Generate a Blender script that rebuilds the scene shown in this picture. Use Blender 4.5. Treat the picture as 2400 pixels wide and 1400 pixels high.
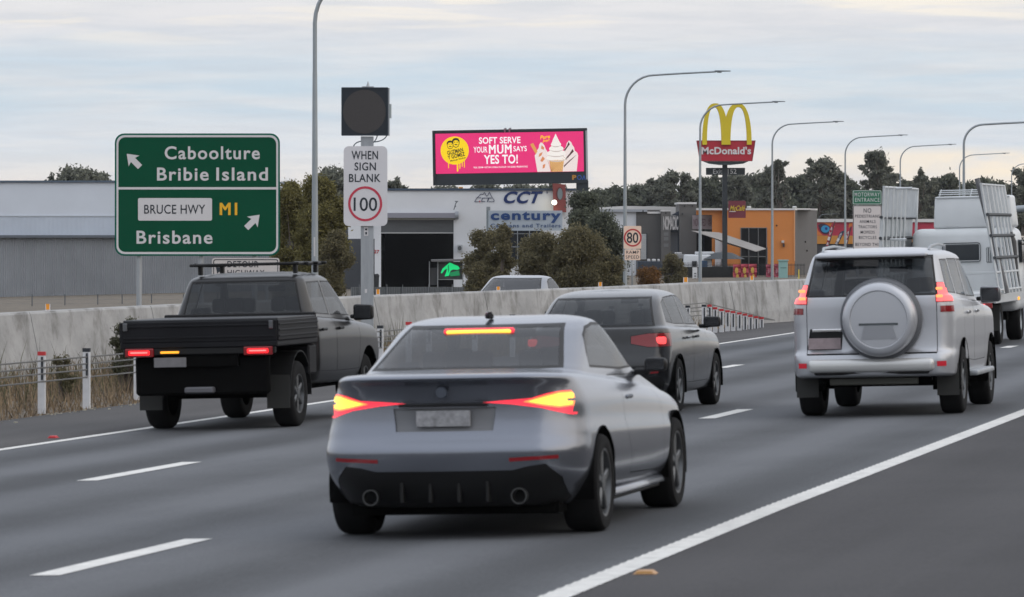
import bpy, bmesh, math, random
import numpy as np
from mathutils import Vector, Matrix

for o in list(bpy.data.objects):
    bpy.data.objects.remove(o)
scene = bpy.context.scene
COL = scene.collection
rnd = random.Random(7)
nrg = np.random.default_rng(11)

# ------------------------------------------------------------------ camera, sky, sun, exposure
F = 11000.0            # focal length in pixels of the 2400 px wide photograph
HZ = 530.0             # horizon row
CAMZ = 2.15
TH = math.atan(2360.0 / F)      # road direction, to the right of the view axis
ST, CT = math.sin(TH), math.cos(TH)
SL = 0.025             # crossfall of the carriageway
cam_d = bpy.data.cameras.new('camera')
cam = bpy.data.objects.new('camera', cam_d)
COL.objects.link(cam)
cam.location = (0, 0, CAMZ)
cam.rotation_euler = (math.radians(90), 0, 0)
cam_d.sensor_width = 36
cam_d.lens = F * 36 / 2400
cam_d.shift_y = -(700 - HZ) / 2400
cam_d.clip_start = 0.5
cam_d.clip_end = 9000
cam_d.dof.use_dof = True
cam_d.dof.focus_distance = 150
cam_d.dof.aperture_fstop = 9.0
scene.camera = cam

SUN_EL, SUN_AZ = 34, 112      # azimuth clockwise from the view direction
sun_d = bpy.data.lights.new('sun', 'SUN')
sun_d.energy = .8
sun_d.angle = math.radians(85)
sun_d.color = (1.0, 0.93, 0.84)
sun = bpy.data.objects.new('sun', sun_d)
COL.objects.link(sun)
az, el = math.radians(SUN_AZ), math.radians(SUN_EL)
sdir = Vector((math.sin(az) * math.cos(el), math.cos(az) * math.cos(el), math.sin(el)))
sun.rotation_euler = (-sdir).to_track_quat('-Z', 'Y').to_euler()
sun.location = (30, -30, 60)

world = bpy.data.worlds.new('World')
scene.world = world
world.use_nodes = True
wn, wl = world.node_tree.nodes, world.node_tree.links
wn.clear()
def wnode(t, **k):
    n = wn.new(t)
    for a, b in k.items():
        setattr(n, a, b)
    return n
def wmath(op, a, b=None, clamp=False):
    n = wnode('ShaderNodeMath', operation=op, use_clamp=clamp)
    for i, v in enumerate((a, b)):
        if v is None:
            continue
        if isinstance(v, (int, float)):
            n.inputs[i].default_value = v
        else:
            wl.new(v, n.inputs[i])
    return n.outputs[0]
def wramp(fac, stops, interp='LINEAR'):
    n = wnode('ShaderNodeValToRGB')
    n.color_ramp.interpolation = interp
    e = n.color_ramp.elements
    while len(e) < len(stops):
        e.new(0.5)
    for x, (p, c) in zip(e, stops):
        x.position = p
        x.color = (*c, 1) if not isinstance(c, (int, float)) else (c, c, c, 1)
    wl.new(fac, n.inputs[0])
    return n.outputs[0]
def wmix(fac, a, b):
    n = wnode('ShaderNodeMix', data_type='RGBA')
    for s, v in ((n.inputs[0], fac), (n.inputs[6], a), (n.inputs[7], b)):
        if isinstance(v, (int, float)):
            s.default_value = v
        elif isinstance(v, tuple):
            s.default_value = (*v, 1)
        else:
            wl.new(v, s)
    return n.outputs[2]
tc = wnode('ShaderNodeTexCoord')
sep = wnode('ShaderNodeSeparateXYZ')
wl.new(tc.outputs['Generated'], sep.inputs[0])
dx_, dz_ = sep.outputs[0], sep.outputs[2]
zb = wmath('MULTIPLY', dz_, 1 / 0.06, True)
band = wramp(zb, [(0.0, (.84, .77, .68)), (.16, (.84, .79, .75)), (.27, (.69, .745, .81)), (.45, (.595, .70, .785)),
                  (.58, (.62, .715, .80)), (.72, (.76, .76, .79)), (.86, (.86, .84, .83)), (1, (.80, .81, .84))])
def wnoise(sx, sz, scale, detail, seed):
    cb = wnode('ShaderNodeCombineXYZ')
    wl.new(wmath('MULTIPLY', dx_, sx), cb.inputs[0])
    wl.new(wmath('MULTIPLY', dz_, sz), cb.inputs[2])
    cb.inputs[1].default_value = seed
    n = wnode('ShaderNodeTexNoise')
    n.inputs['Scale'].default_value = scale
    n.inputs['Detail'].default_value = detail
    n.inputs['Roughness'].default_value = .58
    n.inputs['Distortion'].default_value = .4
    wl.new(cb.outputs[0], n.inputs['Vector'])
    return n.outputs[0]
n1 = wnoise(9, 105, 1.6, 6, 3.1)
n2 = wnoise(24, 300, 1.3, 5, 9.7)
n3 = wnoise(14, 190, 1.2, 6, 21.3)
n4 = wnoise(30, 60, 1.6, 5, 33.0)
m1 = wramp(n1, [(.40, 0.0), (.62, 1.0)])
c1 = wmix(wmath('MULTIPLY', m1, .55), band, (.84, .82, .82))
m2 = wramp(n2, [(.42, 0.0), (.70, 1.0)])
c2 = wmix(wmath('MULTIPLY', m2, .40), c1, (.58, .62, .68))
# bright breaks in the cloud, mostly near the top and low towards the east
hi = wramp(zb, [(.0, .05), (.30, .12), (.62, .06), (.72, .7), (.95, 1.0)])
m3 = wmath('MULTIPLY', wramp(n3, [(.52, 0.0), (.66, 1.0)]), hi)
c3 = wmix(wmath('MULTIPLY', m3, .9), c2, (1.02, .93, .80))
lowwarm = wramp(zb, [(.04, .3), (.15, .55), (.19, 1.0), (.25, .9), (.29, 0.0)])
east = wramp(wmath('ADD', wmath('MULTIPLY', dx_, 6.0), .30, True), [(.35, .10), (.62, .45), (.9, 1.0)])
wob = wramp(n4, [(.30, 0.2), (.52, 1.0)])
c4 = wmix(wmath('MULTIPLY', wmath('MULTIPLY', lowwarm, east), wob), c3, (1.0, .87, .70))
# low cumulus bank behind the trees
bank = wmath('MULTIPLY', wramp(zb, [(.12, 1.0), (.25, 0.0)]), wramp(n4, [(.50, 0.0), (.56, 1.0)]))
c4 = wmix(wmath('MULTIPLY', bank, .8), c4, (.66, .68, .74))
# overcast vault above the frame
vault = wramp(dz_, [(.05, (.80, .81, .84)), (.16, (.86, .90, .98)), (.5, (1.0, 1.05, 1.16)), (1.0, (1.12, 1.18, 1.30))])
vm = wramp(dz_, [(.058, 0.0), (.09, 1.0)])
# broad warm brightness in the eastern sky, above the frame
glow = wmath('MULTIPLY', wramp(dx_, [(.25, 0.0), (.9, 1.0)]), wramp(dz_, [(.06, .2), (.2, 1.0), (.55, .35), (.8, 0.0)]))
vault = wmix(wmath('MULTIPLY', glow, .75), vault, (1.38, 1.20, .98))
c5 = wmix(vm, c4, vault)
sky = wnode('ShaderNodeTexSky', sky_type='NISHITA', sun_disc=False)
sky.sun_elevation = el
sky.sun_rotation = az
sky.dust_density = 2.0
STR = 0.1
sc_ = wnode('ShaderNodeMix', data_type='RGBA', blend_type='MULTIPLY')
sc_.inputs[0].default_value = 1
wl.new(c5, sc_.inputs[6])
sc_.inputs[7].default_value = (10.3, 10.4, 10.5, 1)
fin = wmix(.95, sky.outputs[0], sc_.outputs[2])
bg = wnode('ShaderNodeBackground')
bg.inputs[1].default_value = STR
wl.new(fin, bg.inputs[0])
wo = wnode('ShaderNodeOutputWorld')
wl.new(bg.outputs[0], wo.inputs[0])
scene.view_settings.view_transform = 'Standard'
scene.view_settings.look = 'None'
scene.view_settings.exposure = 0.0
scene.view_settings.gamma = 1.0

# ------------------------------------------------------------------ helpers
ORG = {}
def link(o):
    COL.objects.link(o)
    return o
def thing(name, label, cat, loc=(0, 0, 0), rot=(0, 0, 0), group=None, kind=None):
    o = link(bpy.data.objects.new(name, None))
    o.empty_display_size = .2
    o.location = loc
    o.rotation_euler = rot
    ORG[o] = Vector(loc)
    return tag(o, label, cat, group, kind)
def tag(o, label=None, cat=None, group=None, kind=None):
    if label: o['label'] = label
    if cat: o['category'] = cat
    if group: o['group'] = group
    if kind: o['kind'] = kind
    return o
def kids(o):
    return [c for c in COL.objects if c.parent == o]
def copy_tree(o, parent=None):
    c = o.copy()
    COL.objects.link(c)
    if parent: c.parent = parent
    for ch in list(o.children):
        copy_tree(ch, c)
    return c

class MB:
    def __init__(s):
        s.v, s.f = [], []
    def add(s, vs, fs):
        b = len(s.v)
        s.v.extend([tuple(v) for v in vs])
        s.f.extend([[i + b for i in f] for f in fs])
        return s
    def box(s, c, size, M=None):
        hx, hy, hz = size[0] / 2, size[1] / 2, size[2] / 2
        vs = [Vector((x, y, z)) for x in (-hx, hx) for y in (-hy, hy) for z in (-hz, hz)]
        if M is not None: vs = [M @ v for v in vs]
        c = Vector(c)
        return s.add([v + c for v in vs], [(0, 1, 3, 2), (4, 6, 7, 5), (0, 4, 5, 1), (2, 3, 7, 6), (0, 2, 6, 4), (1, 5, 7, 3)])
    def rbox(s, c, size, bev=.03, seg=2, M=None, taper=None):
        bm = bmesh.new()
        bmesh.ops.create_cube(bm, size=1)
        for v in bm.verts:
            v.co = Vector((v.co.x * size[0], v.co.y * size[1], v.co.z * size[2]))
            if taper: v.co = taper(v.co)
        bmesh.ops.bevel(bm, geom=bm.edges[:], offset=bev, segments=seg, profile=.5, affect='EDGES')
        return s.addbm(bm, c, M)
    def addbm(s, bm, c=(0, 0, 0), M=None):
        bm.verts.index_update()
        c = Vector(c)
        s.add([((M @ v.co) if M is not None else v.co) + c for v in bm.verts], [[v.index for v in f.verts] for f in bm.faces])
        bm.free()
        return s
    def tube(s, pts, r, n=8, cap=True):
        pts = [Vector(p) for p in pts]
        rs = r if isinstance(r, (list, tuple)) else [r] * len(pts)
        b = len(s.v)
        prev = None
        for i, p in enumerate(pts):
            d = (pts[min(i + 1, len(pts) - 1)] - pts[max(i - 1, 0)]).normalized()
            if prev is None:
                a = d.orthogonal().normalized()
            else:
                a = (prev - d * prev.dot(d)).normalized()
            prev = a
            c = d.cross(a)
            for k in range(n):
                t = 2 * math.pi * k / n
                s.v.append(tuple(p + (a * math.cos(t) + c * math.sin(t)) * rs[i]))
        for i in range(len(pts) - 1):
            for k in range(n):
                k2 = (k + 1) % n
                s.f.append([b + i * n + k, b + i * n + k2, b + (i + 1) * n + k2, b + (i + 1) * n + k])
        if cap:
            s.f.append([b + k for k in range(n)][::-1])
            s.f.append([b + (len(pts) - 1) * n + k for k in range(n)])
        return s
    def prism(s, front, off):
        """polygon FRONT (3-D points) extruded by the vector OFF"""
        n = len(front)
        front = [Vector(p) for p in front]
        off = Vector(off)
        return s.add(front + [p + off for p in front],
                     [list(range(n)), list(range(n, 2 * n))[::-1]] + [[(i + 1) % n, i, n + i, n + (i + 1) % n] for i in range(n)])
    def ring(s, outer, inner, off):
        n = len(outer)
        o3, i3 = [Vector(p) for p in outer], [Vector(p) for p in inner]
        off = Vector(off)
        vs = o3 + i3 + [p + off for p in o3] + [p + off for p in i3]
        fs = []
        for k in range(n):
            j = (k + 1) % n
            fs += [[k, j, n + j, n + k], [2 * n + j, 2 * n + k, 3 * n + k, 3 * n + j], [j, k, 2 * n + k, 2 * n + j], [n + k, n + j, 3 * n + j, 3 * n + k]]
        return s.add(vs, fs)
    def lathe(s, prof, axis='s', n=32, c=(0, 0, 0)):
        """profile of (radius, along) turned round the local x (s), y (l) or z axis"""
        b = len(s.v)
        c = Vector(c)
        for r, w in prof:
            for k in range(n):
                t = 2 * math.pi * k / n
                p = (w, r * math.cos(t), r * math.sin(t)) if axis == 's' else (r * math.cos(t), w, r * math.sin(t)) if axis == 'l' else (r * math.cos(t), r * math.sin(t), w)
                s.v.append(tuple(Vector(p) + c))
        for i in range(len(prof) - 1):
            for k in range(n):
                k2 = (k + 1) % n
                s.f.append([b + i * n + k, b + i * n + k2, b + (i + 1) * n + k2, b + (i + 1) * n + k])
        return s
    def build(s, name, mat, parent=None, smooth=False, raw=False, loc=None, recalc=True, angle=None):
        if not s.v:
            return None
        o0 = Vector((0, 0, 0))
        if not raw:
            if parent is not None: o0 = ORG.get(parent, o0)
            elif loc is not None: o0 = Vector(loc)
        me = bpy.data.meshes.new(name)
        V = [(a[0] - o0.x, a[1] - o0.y, a[2] - o0.z) for a in s.v]
        me.from_pydata(V, [], s.f)
        if recalc:
            bm = bmesh.new()
            bm.from_mesh(me)
            bmesh.ops.recalc_face_normals(bm, faces=bm.faces[:])
            bm.to_mesh(me)
            bm.free()
        me.update()
        if smooth:
            me.polygons.foreach_set('use_smooth', [True] * len(me.polygons))
            if angle:
                me.set_sharp_from_angle(angle=math.radians(angle))
        if mat: me.materials.append(mat)
        o = link(bpy.data.objects.new(name, me))
        if parent is not None:
            o.parent = parent
            ORG[o] = ORG.get(parent, Vector((0, 0, 0)))
        elif loc is not None:
            o.location = loc
            ORG[o] = Vector(loc)
        return o

def W(px, py, t):
    """photograph pixel at depth t -> world"""
    return Vector(((px - 1200) / F * t, t, CAMZ - (py - HZ) / F * t))
def G(px, py):
    """photograph pixel -> point on the carriageway plane"""
    dx, dz = (px - 1200) / F, (py - HZ) / F
    vd = -dx * CT + ST
    t = (CAMZ - SL * 7.2) / (dz - SL * vd)
    return Vector((dx * t, t, CAMZ - dz * t))
def UV(p):
    return p[0] * ST + p[1] * CT, -p[0] * CT + p[1] * ST
def R(u, v, dz=0.0):
    """road coordinates (along, to the left) -> world, on the carriageway plane"""
    return Vector((u * ST - v * CT, u * CT + v * ST, -SL * (v - 7.2) + dz))

# materials ---------------------------------------------------------------
MATS = {}
def mat(name, col, rough=.6, metal=0.0, var=0.0, scale=4.0, bump=0.0, bscale=None, spec=.5, coat=0.0, emit=None, es=0.0, island=0.0, stretch=None, trans=0.0, contrast=(.3, .7)):
    if name in MATS: return MATS[name]
    m = bpy.data.materials.new(name)
    m.use_nodes = True
    nt = m.node_tree
    b = nt.nodes['Principled BSDF']
    b.inputs['Base Color'].default_value = (*col, 1)
    b.inputs['Roughness'].default_value = rough
    b.inputs['Metallic'].default_value = metal
    b.inputs['Specular IOR Level'].default_value = spec
    if coat:
        b.inputs['Coat Weight'].default_value = coat
        b.inputs['Coat Roughness'].default_value = .10
    if emit:
        b.inputs['Emission Color'].default_value = (*emit, 1)
        b.inputs['Emission Strength'].default_value = es
    if trans:
        b.inputs['Transmission Weight'].default_value = trans
    src = None
    if var or bump:
        t = nt.nodes.new('ShaderNodeTexCoord')
        vec = t.outputs['Object']
        if stretch:
            mp = nt.nodes.new('ShaderNodeMapping')
            mp.inputs['Scale'].default_value = stretch
            nt.links.new(vec, mp.inputs[0])
            vec = mp.outputs[0]
        n = nt.nodes.new('ShaderNodeTexNoise')
        n.inputs['Scale'].default_value = scale
        n.inputs['Detail'].default_value = 6
        n.inputs['Roughness'].default_value = .62
        nt.links.new(vec, n.inputs['Vector'])
        src = n.outputs[0]
    if var:
        r = nt.nodes.new('ShaderNodeValToRGB')
        r.color_ramp.elements[0].position, r.color_ramp.elements[1].position = contrast
        r.color_ramp.elements[0].color = (*[c * (1 - var) for c in col], 1)
        r.color_ramp.elements[1].color = (*[min(1, c * (1 + var)) for c in col], 1)
        nt.links.new(src, r.inputs[0])
        nt.links.new(r.outputs[0], b.inputs['Base Color'])
    if island:
        gm = nt.nodes.new('ShaderNodeNewGeometry')
        r = nt.nodes.new('ShaderNodeValToRGB')
        r.color_ramp.elements[0].color = (*[c * (1 - island) for c in col], 1)
        r.color_ramp.elements[1].color = (col[0] * (1 + island * 1.1), col[1] * (1 + island), col[2] * (1 + island * .6), 1)
        nt.links.new(gm.outputs['Random Per Island'], r.inputs[0])
        nt.links.new(r.outputs[0], b.inputs['Base Color'])
    if bump:
        bp = nt.nodes.new('ShaderNodeBump')
        bp.inputs['Strength'].default_value = bump
        bp.inputs['Distance'].default_value = .02
        if bscale:
            n2 = nt.nodes.new('ShaderNodeTexNoise')
            n2.inputs['Scale'].default_value = bscale
            n2.inputs['Detail'].default_value = 4
            nt.links.new(t.outputs['Object'], n2.inputs['Vector'])
            nt.links.new(n2.outputs[0], bp.inputs['Height'])
        else:
            nt.links.new(src, bp.inputs['Height'])
        nt.links.new(bp.outputs[0], b.inputs['Normal'])
    MATS[name] = m
    return m

# lettering ---------------------------------------------------------------
TXT = {}
def glyphs(s, bold=0.0, spacing=1.0):
    k = (s, bold, spacing)
    if k in TXT: return TXT[k]
    cu = bpy.data.curves.new('lettering', 'FONT')
    cu.body = s
    cu.offset = bold
    cu.space_character = spacing
    cu.resolution_u = 4
    cu.fill_mode = 'FRONT'
    o = link(bpy.data.objects.new('lettering', cu))
    dg = bpy.context.evaluated_depsgraph_get()
    me = bpy.data.meshes.new_from_object(o.evaluated_get(dg))
    vs = [(v.co.x, v.co.y) for v in me.vertices]
    fs = [list(p.vertices) for p in me.polygons]
    bpy.data.objects.remove(o)
    bpy.data.meshes.remove(me)
    bpy.data.curves.remove(cu)
    TXT[k] = (vs, fs)
    return TXT[k]

class Plane:
    """an upright plane at depth t, laid out in photograph pixels; d = metres in front of it; roll turns it in its own plane, yaw swings it"""
    def __init__(s, t, roll=0.0, pivot=None, yaw=0.0):
        s.t, s.roll, s.yaw = t, math.radians(roll), math.radians(yaw)
        s.piv = pivot or (1200, HZ)
    def p(s, px, py, d=0.0):
        if s.roll:
            a, b = px - s.piv[0], py - s.piv[1]
            c, sn = math.cos(s.roll), math.sin(s.roll)
            px, py = s.piv[0] + a * c - b * sn, s.piv[1] + a * sn + b * c
        q = W(px, py, s.t)
        if s.yaw:
            q0 = W(s.piv[0], s.piv[1], s.t)
            r = (q.x - q0.x)
            q = Vector((q0.x + r * math.cos(s.yaw), s.t + r * math.sin(s.yaw), q.z))
            return q + Vector((math.sin(s.yaw), -math.cos(s.yaw), 0)) * d
        q.y -= d
        return q
    def off(s, th):
        return Vector((-math.sin(s.yaw), math.cos(s.yaw), 0)) * th
    def poly(s, mb, pts, d, th):
        mb.prism([s.p(x, y, d) for x, y in pts], s.off(th))
        return mb
    def rect(s, mb, x0, y0, x1, y1, d, th):
        return s.poly(mb, [(x0, y0), (x1, y0), (x1, y1), (x0, y1)], d, th)
    def rr(s, x0, y0, x1, y1, r, n=5):
        pts = []
        for cx, cy, a0 in ((x1 - r, y0 + r, -90), (x1 - r, y1 - r, 0), (x0 + r, y1 - r, 90), (x0 + r, y0 + r, 180)):
            for k in range(n + 1):
                a = math.radians(a0 + 90 * k / n)
                pts.append((cx + r * math.cos(a), cy + r * math.sin(a)))
        return pts
    def circ(s, cx, cy, rx, ry=None, n=40):
        ry = ry or rx
        return [(cx + rx * math.cos(2 * math.pi * k / n), cy + ry * math.sin(2 * math.pi * k / n)) for k in range(n)]
    def ringp(s, mb, a, b, d, th):
        mb.ring([s.p(*q, d) for q in a], [s.p(*q, d) for q in b], s.off(th))
        return mb
    def text(s, mb, st, x0, y0, x1, y1, d, bold=0.0, shear=0.0, spacing=1.0, rot=0.0):
        vs, fs = glyphs(st, bold, spacing)
        xs, ys = [v[0] for v in vs], [v[1] for v in vs]
        ax, bx, ay, by = min(xs), max(xs), min(ys), max(ys)
        out = []
        cx, cy = (x0 + x1) / 2, (y0 + y1) / 2
        ca, sa = math.cos(math.radians(rot)), math.sin(math.radians(rot))
        for x, y in vs:
            X = x0 + (x - ax) / (bx - ax) * (x1 - x0)
            Y = y1 - (y - ay) / (by - ay) * (y1 - y0)
            X += shear * (y1 - Y)
            if rot:
                a, b = X - cx, Y - cy
                X, Y = cx + a * ca - b * sa, cy + a * sa + b * ca
            out.append(s.p(X, Y, d))
        mb.add(out, fs)
        return mb

# ------------------------------------------------------------------ ground, carriageway, markings
WALLPX = [(-260, 748), (0, 735), (300, 719), (870, 693), (1300, 677), (1460, 671), (1640, 662), (1870, 655), (2100, 647), (2500, 634)]
WALL = []
for px_, py_ in WALLPX:
    zt = .745 + .04 * min(max(px_, 0), 1870) / 1870
    t_ = (CAMZ - zt) * F / (py_ - HZ)
    WALL.append((px_, t_, zt))
def wall_at(px):
    xs = [w[0] for w in WALL]
    return float(np.interp(px, xs, [w[1] for w in WALL])), float(np.interp(px, xs, [w[2] for w in WALL]))
def ground_z(X, Y):
    """height of the natural ground"""
    u, v = X * ST + Y * CT, -X * CT + Y * ST
    vv = min(max(v, -30), 30)
    base = -SL * (vv - 7.2)
    if Y <= 5: return base - .08
    px = 1200 + F * X / Y
    if px > 2480: return -SL * (min(max(v, -30), 18) - 7.2) - .08
    tw, zt = wall_at(min(max(px, -260), 2480))
    if Y < tw: return base - .03
    z0 = -SL * (-(px - 1200) / F * tw * CT + tw * ST - 7.2) - .03
    z3 = float(np.interp(px, [0, 700, 1200, 2000], [-2.95, -2.45, -2.2, -2.0]))
    k = min(1.0, (Y - tw) / (330 - tw))
    return z0 + (z3 - z0) * k

M_ground = mat('dry_grass_ground', (.115, .095, .07), .95, var=.45, scale=1.3, bump=.6, bscale=14)
angs = sorted(set([math.radians(a) for a in range(-180, 180, 6)] + [math.radians(a * .25) for a in range(-32, 33)]))
rad = [1.0]
while rad[-1] < 6000:
    rad.append(rad[-1] * 1.045 + .4)
g = MB()
vs = [(0, 0, ground_z(0, 0))]
for r in rad:
    for a in angs:
        X, Y = r * math.sin(a), r * math.cos(a)
        vs.append((X, Y, ground_z(X, Y)))
n = len(angs)
fs = [[0, 1 + k, 1 + (k + 1) % n] for k in range(n)]
for i in range(len(rad) - 1):
    for k in range(n):
        k2 = (k + 1) % n
        fs.append([1 + i * n + k, 1 + (i + 1) * n + k, 1 + (i + 1) * n + k2, 1 + i * n + k2])
g.add(vs, fs)
tag(g.build('ground', M_ground, smooth=True), kind='structure')

def asphalt(name, col, bands):
    m = bpy.data.materials.new(name)
    m.use_nodes = True
    nt = m.node_tree
    L = nt.links.new
    b = nt.nodes['Principled BSDF']
    tcn = nt.nodes.new('ShaderNodeTexCoord')
    sp = nt.nodes.new('ShaderNodeSeparateXYZ')
    L(tcn.outputs['Object'], sp.inputs[0])
    def noise(scale, det, st=None):
        n = nt.nodes.new('ShaderNodeTexNoise')
        n.inputs['Scale'].default_value = scale
        n.inputs['Detail'].default_value = det
        if st:
            mp = nt.nodes.new('ShaderNodeMapping')
            mp.inputs['Scale'].default_value = st
            L(tcn.outputs['Object'], mp.inputs[0])
            L(mp.outputs[0], n.inputs['Vector'])
        else:
            L(tcn.outputs['Object'], n.inputs['Vector'])
        return n.outputs[0]
    def mul(a, bb, op='MULTIPLY'):
        n = nt.nodes.new('ShaderNodeMath')
        n.operation = op
        for i, q in enumerate((a, bb)):
            if isinstance(q, (int, float)): n.inputs[i].default_value = q
            else: L(q, n.inputs[i])
        return n.outputs[0]
    big = noise(1.0, 4, (.9, .035, 1))
    fine = noise(38, 3)
    patch = noise(.35, 5)
    f = mul(mul(big, 'x' and .9), mul(patch, .5), 'ADD')
    if bands:
        s = mul(mul(sp.outputs[0], 2 * math.pi / 1.78), .55, 'ADD')
        sn = nt.nodes.new('ShaderNodeMath')
        sn.operation = 'SINE'
        L(s, sn.inputs[0])
        f = mul(f, mul(sn.outputs[0], .26), 'ADD')
    f = mul(f, mul(mul(fine, -.5, 'ADD'), .8), 'ADD')
    r = nt.nodes.new('ShaderNodeValToRGB')
    r.color_ramp.elements[0].position, r.color_ramp.elements[1].position = .35, 1.05 if False else 1.0
    r.color_ramp.elements[0].color = (*[c * .66 for c in col], 1)
    r.color_ramp.elements[1].color = (*[c * 1.32 for c in col], 1)
    L(f, r.inputs[0])
    L(r.outputs[0], b.inputs['Base Color'])
    b.inputs['Roughness'].default_value = .82
    b.inputs['Specular IOR Level'].default_value = .14
    bp = nt.nodes.new('ShaderNodeBump')
    bp.inputs['Strength'].default_value = .5
    bp.inputs['Distance'].default_value = .01
    L(noise(120, 2), bp.inputs['Height'])
    L(bp.outputs[0], b.inputs['Normal'])
    return m
M_road = asphalt('lane_asphalt', (.101, .105, .112), True)
M_shoulder = asphalt('shoulder_asphalt', (.062, .060, .062), False)
M_shoulder_out = asphalt('outer_shoulder_asphalt', (.078, .075, .075), False)

def strip(mb, u0, u1, v0, v1, dz, nu=1):
    for i in range(nu):
        a, b2 = u0 + (u1 - u0) * i / nu, u0 + (u1 - u0) * (i + 1) / nu
        def q(u, v): return (-v, u, -SL * (v - 7.2) + dz)
        k = len(mb.v)
        mb.add([q(a, v0), q(b2, v0), q(b2, v1), q(a, v1)], [[0, 1, 2, 3]])
    return mb
def roadobj(mb, name, m, label=None, cat=None):
    o = mb.build(name, m, raw=True)
    o.rotation_euler = (0, 0, -TH)
    return tag(o, kind='structure')
V_R, V_1, V_2, V_L = 5.46, 9.05, 12.54, 15.66
roadobj(strip(MB(), -30, 420, V_R - .06, V_L, 0.0), 'road', M_road)
roadobj(strip(MB(), -30, 420, -16, V_R - .06, 0.0), 'shoulder', M_shoulder)
roadobj(strip(MB(), -30, 420, V_L, 18.55, 0.0), 'shoulder', M_shoulder_out)
M_paint = mat('road_paint', (.62, .61, .58), .7, var=.16, scale=9, bump=.3, bscale=40)
def vr(u): return float(np.interp(u, [10, 20, 26.6, 34.7, 53, 120], [5.20, 5.27, 5.345, 5.435, 5.467, 5.467]))
def ribbed(u0, u1, w):
    mb = MB()
    ks = [u0, 10, 15, 20, 24, 26.6, 30, 34.7, 40, 53, 120, u1]
    q = lambda u, o: (-(vr(u) + o), u, -SL * (vr(u) + o - 7.2) + .004)
    for a, b2 in zip(ks, ks[1:]):
        mb.add([q(a, -w / 2), q(b2, -w / 2), q(b2, w / 2), q(a, w / 2)], [[0, 1, 2, 3]])
    u = max(u0, 12)
    while u < min(u1, 62):
        h = .004
        z = lambda v: -SL * (v - 7.2)
        vc = vr(u)
        a, b2 = vc - w / 2 - .002, vc + w / 2 + .002
        vs = [(-a, u, z(a) + .005), (-b2, u, z(b2) + .005), (-b2, u + .07, z(b2) + .005 + h), (-a, u + .07, z(a) + .005 + h),
              (-b2, u + .10, z(b2) + .005), (-a, u + .10, z(a) + .005)]
        mb.add(vs, [[0, 1, 2, 3], [3, 2, 4, 5]])
        u += .26
    return mb
roadobj(ribbed(-30, 420, .19), 'edge_line', M_paint)
roadobj(strip(MB(), -30, 420, V_L - .075, V_L + .075, .004), 'edge_line', M_paint)
def dash_u(px, py): return UV(G(px, py))[0]
dl = []
for vc, pts in ((V_1, [((105, 1350), (480, 1264)), ((1640, 982), (1750, 960)), ((2348, 816), (2390, 811))]),
                (V_2, [((173, 1128), (437, 1084)), ((1690, 863), (1757, 855))])):
    us = [(dash_u(*a), dash_u(*b)) for a, b in pts]
    dl.append((vc, us))
for vc, us in dl:
    for a, b2 in us:
        roadobj(strip(MB(), a, b2, vc - .10, vc + .10, .004), 'lane_line', M_paint)
    u0 = us[0][0]
    per = 12.0
    # the dashes between and beyond the measured ones
    u = us[0][0] - per
    seen = [x[0] for x in us]
    for k in range(-1, 26):
        u = us[0][0] + k * per
        if any(abs(u - s) < 6.5 for s in seen): continue
        roadobj(strip(MB(), u, u + 3.2, vc - .10, vc + .10, .004), 'lane_line', M_paint)

# ------------------------------------------------------------------ concrete barrier on the far side of the ramp
def concrete():
    m = bpy.data.materials.new('weathered_concrete')
    m.use_nodes = True
    nt = m.node_tree
    L = nt.links.new
    b = nt.nodes['Principled BSDF']
    tcn = nt.nodes.new('ShaderNodeTexCoord')
    def nz(scale, det, st, rough=.6, dist=0):
        mp = nt.nodes.new('ShaderNodeMapping')
        mp.inputs['Scale'].default_value = st
        L(tcn.outputs['Object'], mp.inputs[0])
        n = nt.nodes.new('ShaderNodeTexNoise')
        n.inputs['Scale'].default_value = scale
        n.inputs['Detail'].default_value = det
        n.inputs['Roughness'].default_value = rough
        n.inputs['Distortion'].default_value = dist
        L(mp.outputs[0], n.inputs['Vector'])
        return n.outputs[0]
    def ramp(f, stops):
        r = nt.nodes.new('ShaderNodeValToRGB')
        e = r.color_ramp.elements
        while len(e) < len(stops): e.new(.5)
        for x, (p, c) in zip(e, stops):
            x.position = p
            x.color = (*c, 1)
        L(f, r.inputs[0])
        return r.outputs[0]
    def mulc(a, b2, f=1.0):
        n = nt.nodes.new('ShaderNodeMix')
        n.data_type = 'RGBA'
        n.blend_type = 'MULTIPLY'
        n.inputs[0].default_value = f
        L(a, n.inputs[6])
        L(b2, n.inputs[7])
        return n.outputs[2]
    base = ramp(nz(.9, 6, (1, 1, 1.4)), [(.3, (.27, .27, .268)), (.7, (.41, .405, .40))])
    streak = ramp(nz(1.0, 5, (4.5, 1.1, .55), .65, .5), [(.36, (.52, .51, .49)), (.50, (1, 1, 1))])
    blot = ramp(nz(2.6, 5, (1, 1, 1), .7), [(.30, (.72, .71, .69)), (.52, (1, 1, 1))])
    L(mulc(mulc(base, streak, .85), blot, .8), b.inputs['Base Color'])
    b.inputs['Roughness'].default_value = .9
    bp = nt.nodes.new('ShaderNodeBump')
    bp.inputs['Strength'].default_value = .35
    bp.inputs['Distance'].default_value = .02
    L(nz(9, 5, (1, 1, 1)), bp.inputs['Height'])
    L(bp.outputs[0], b.inputs['Normal'])
    return m
M_conc = concrete()
pts = []
for px_, t_, zt in WALL:
    X = (px_ - 1200) / F * t_
    pts.append(Vector((X, t_, zt)))
seg = [(pts[i + 1] - pts[i]).length for i in range(len(pts) - 1)]
def along(s):
    for i, l in enumerate(seg):
        if s <= l or i == len(seg) - 1:
            return pts[i].lerp(pts[i + 1], s / l)
        s -= l
tot = sum(seg)
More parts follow.
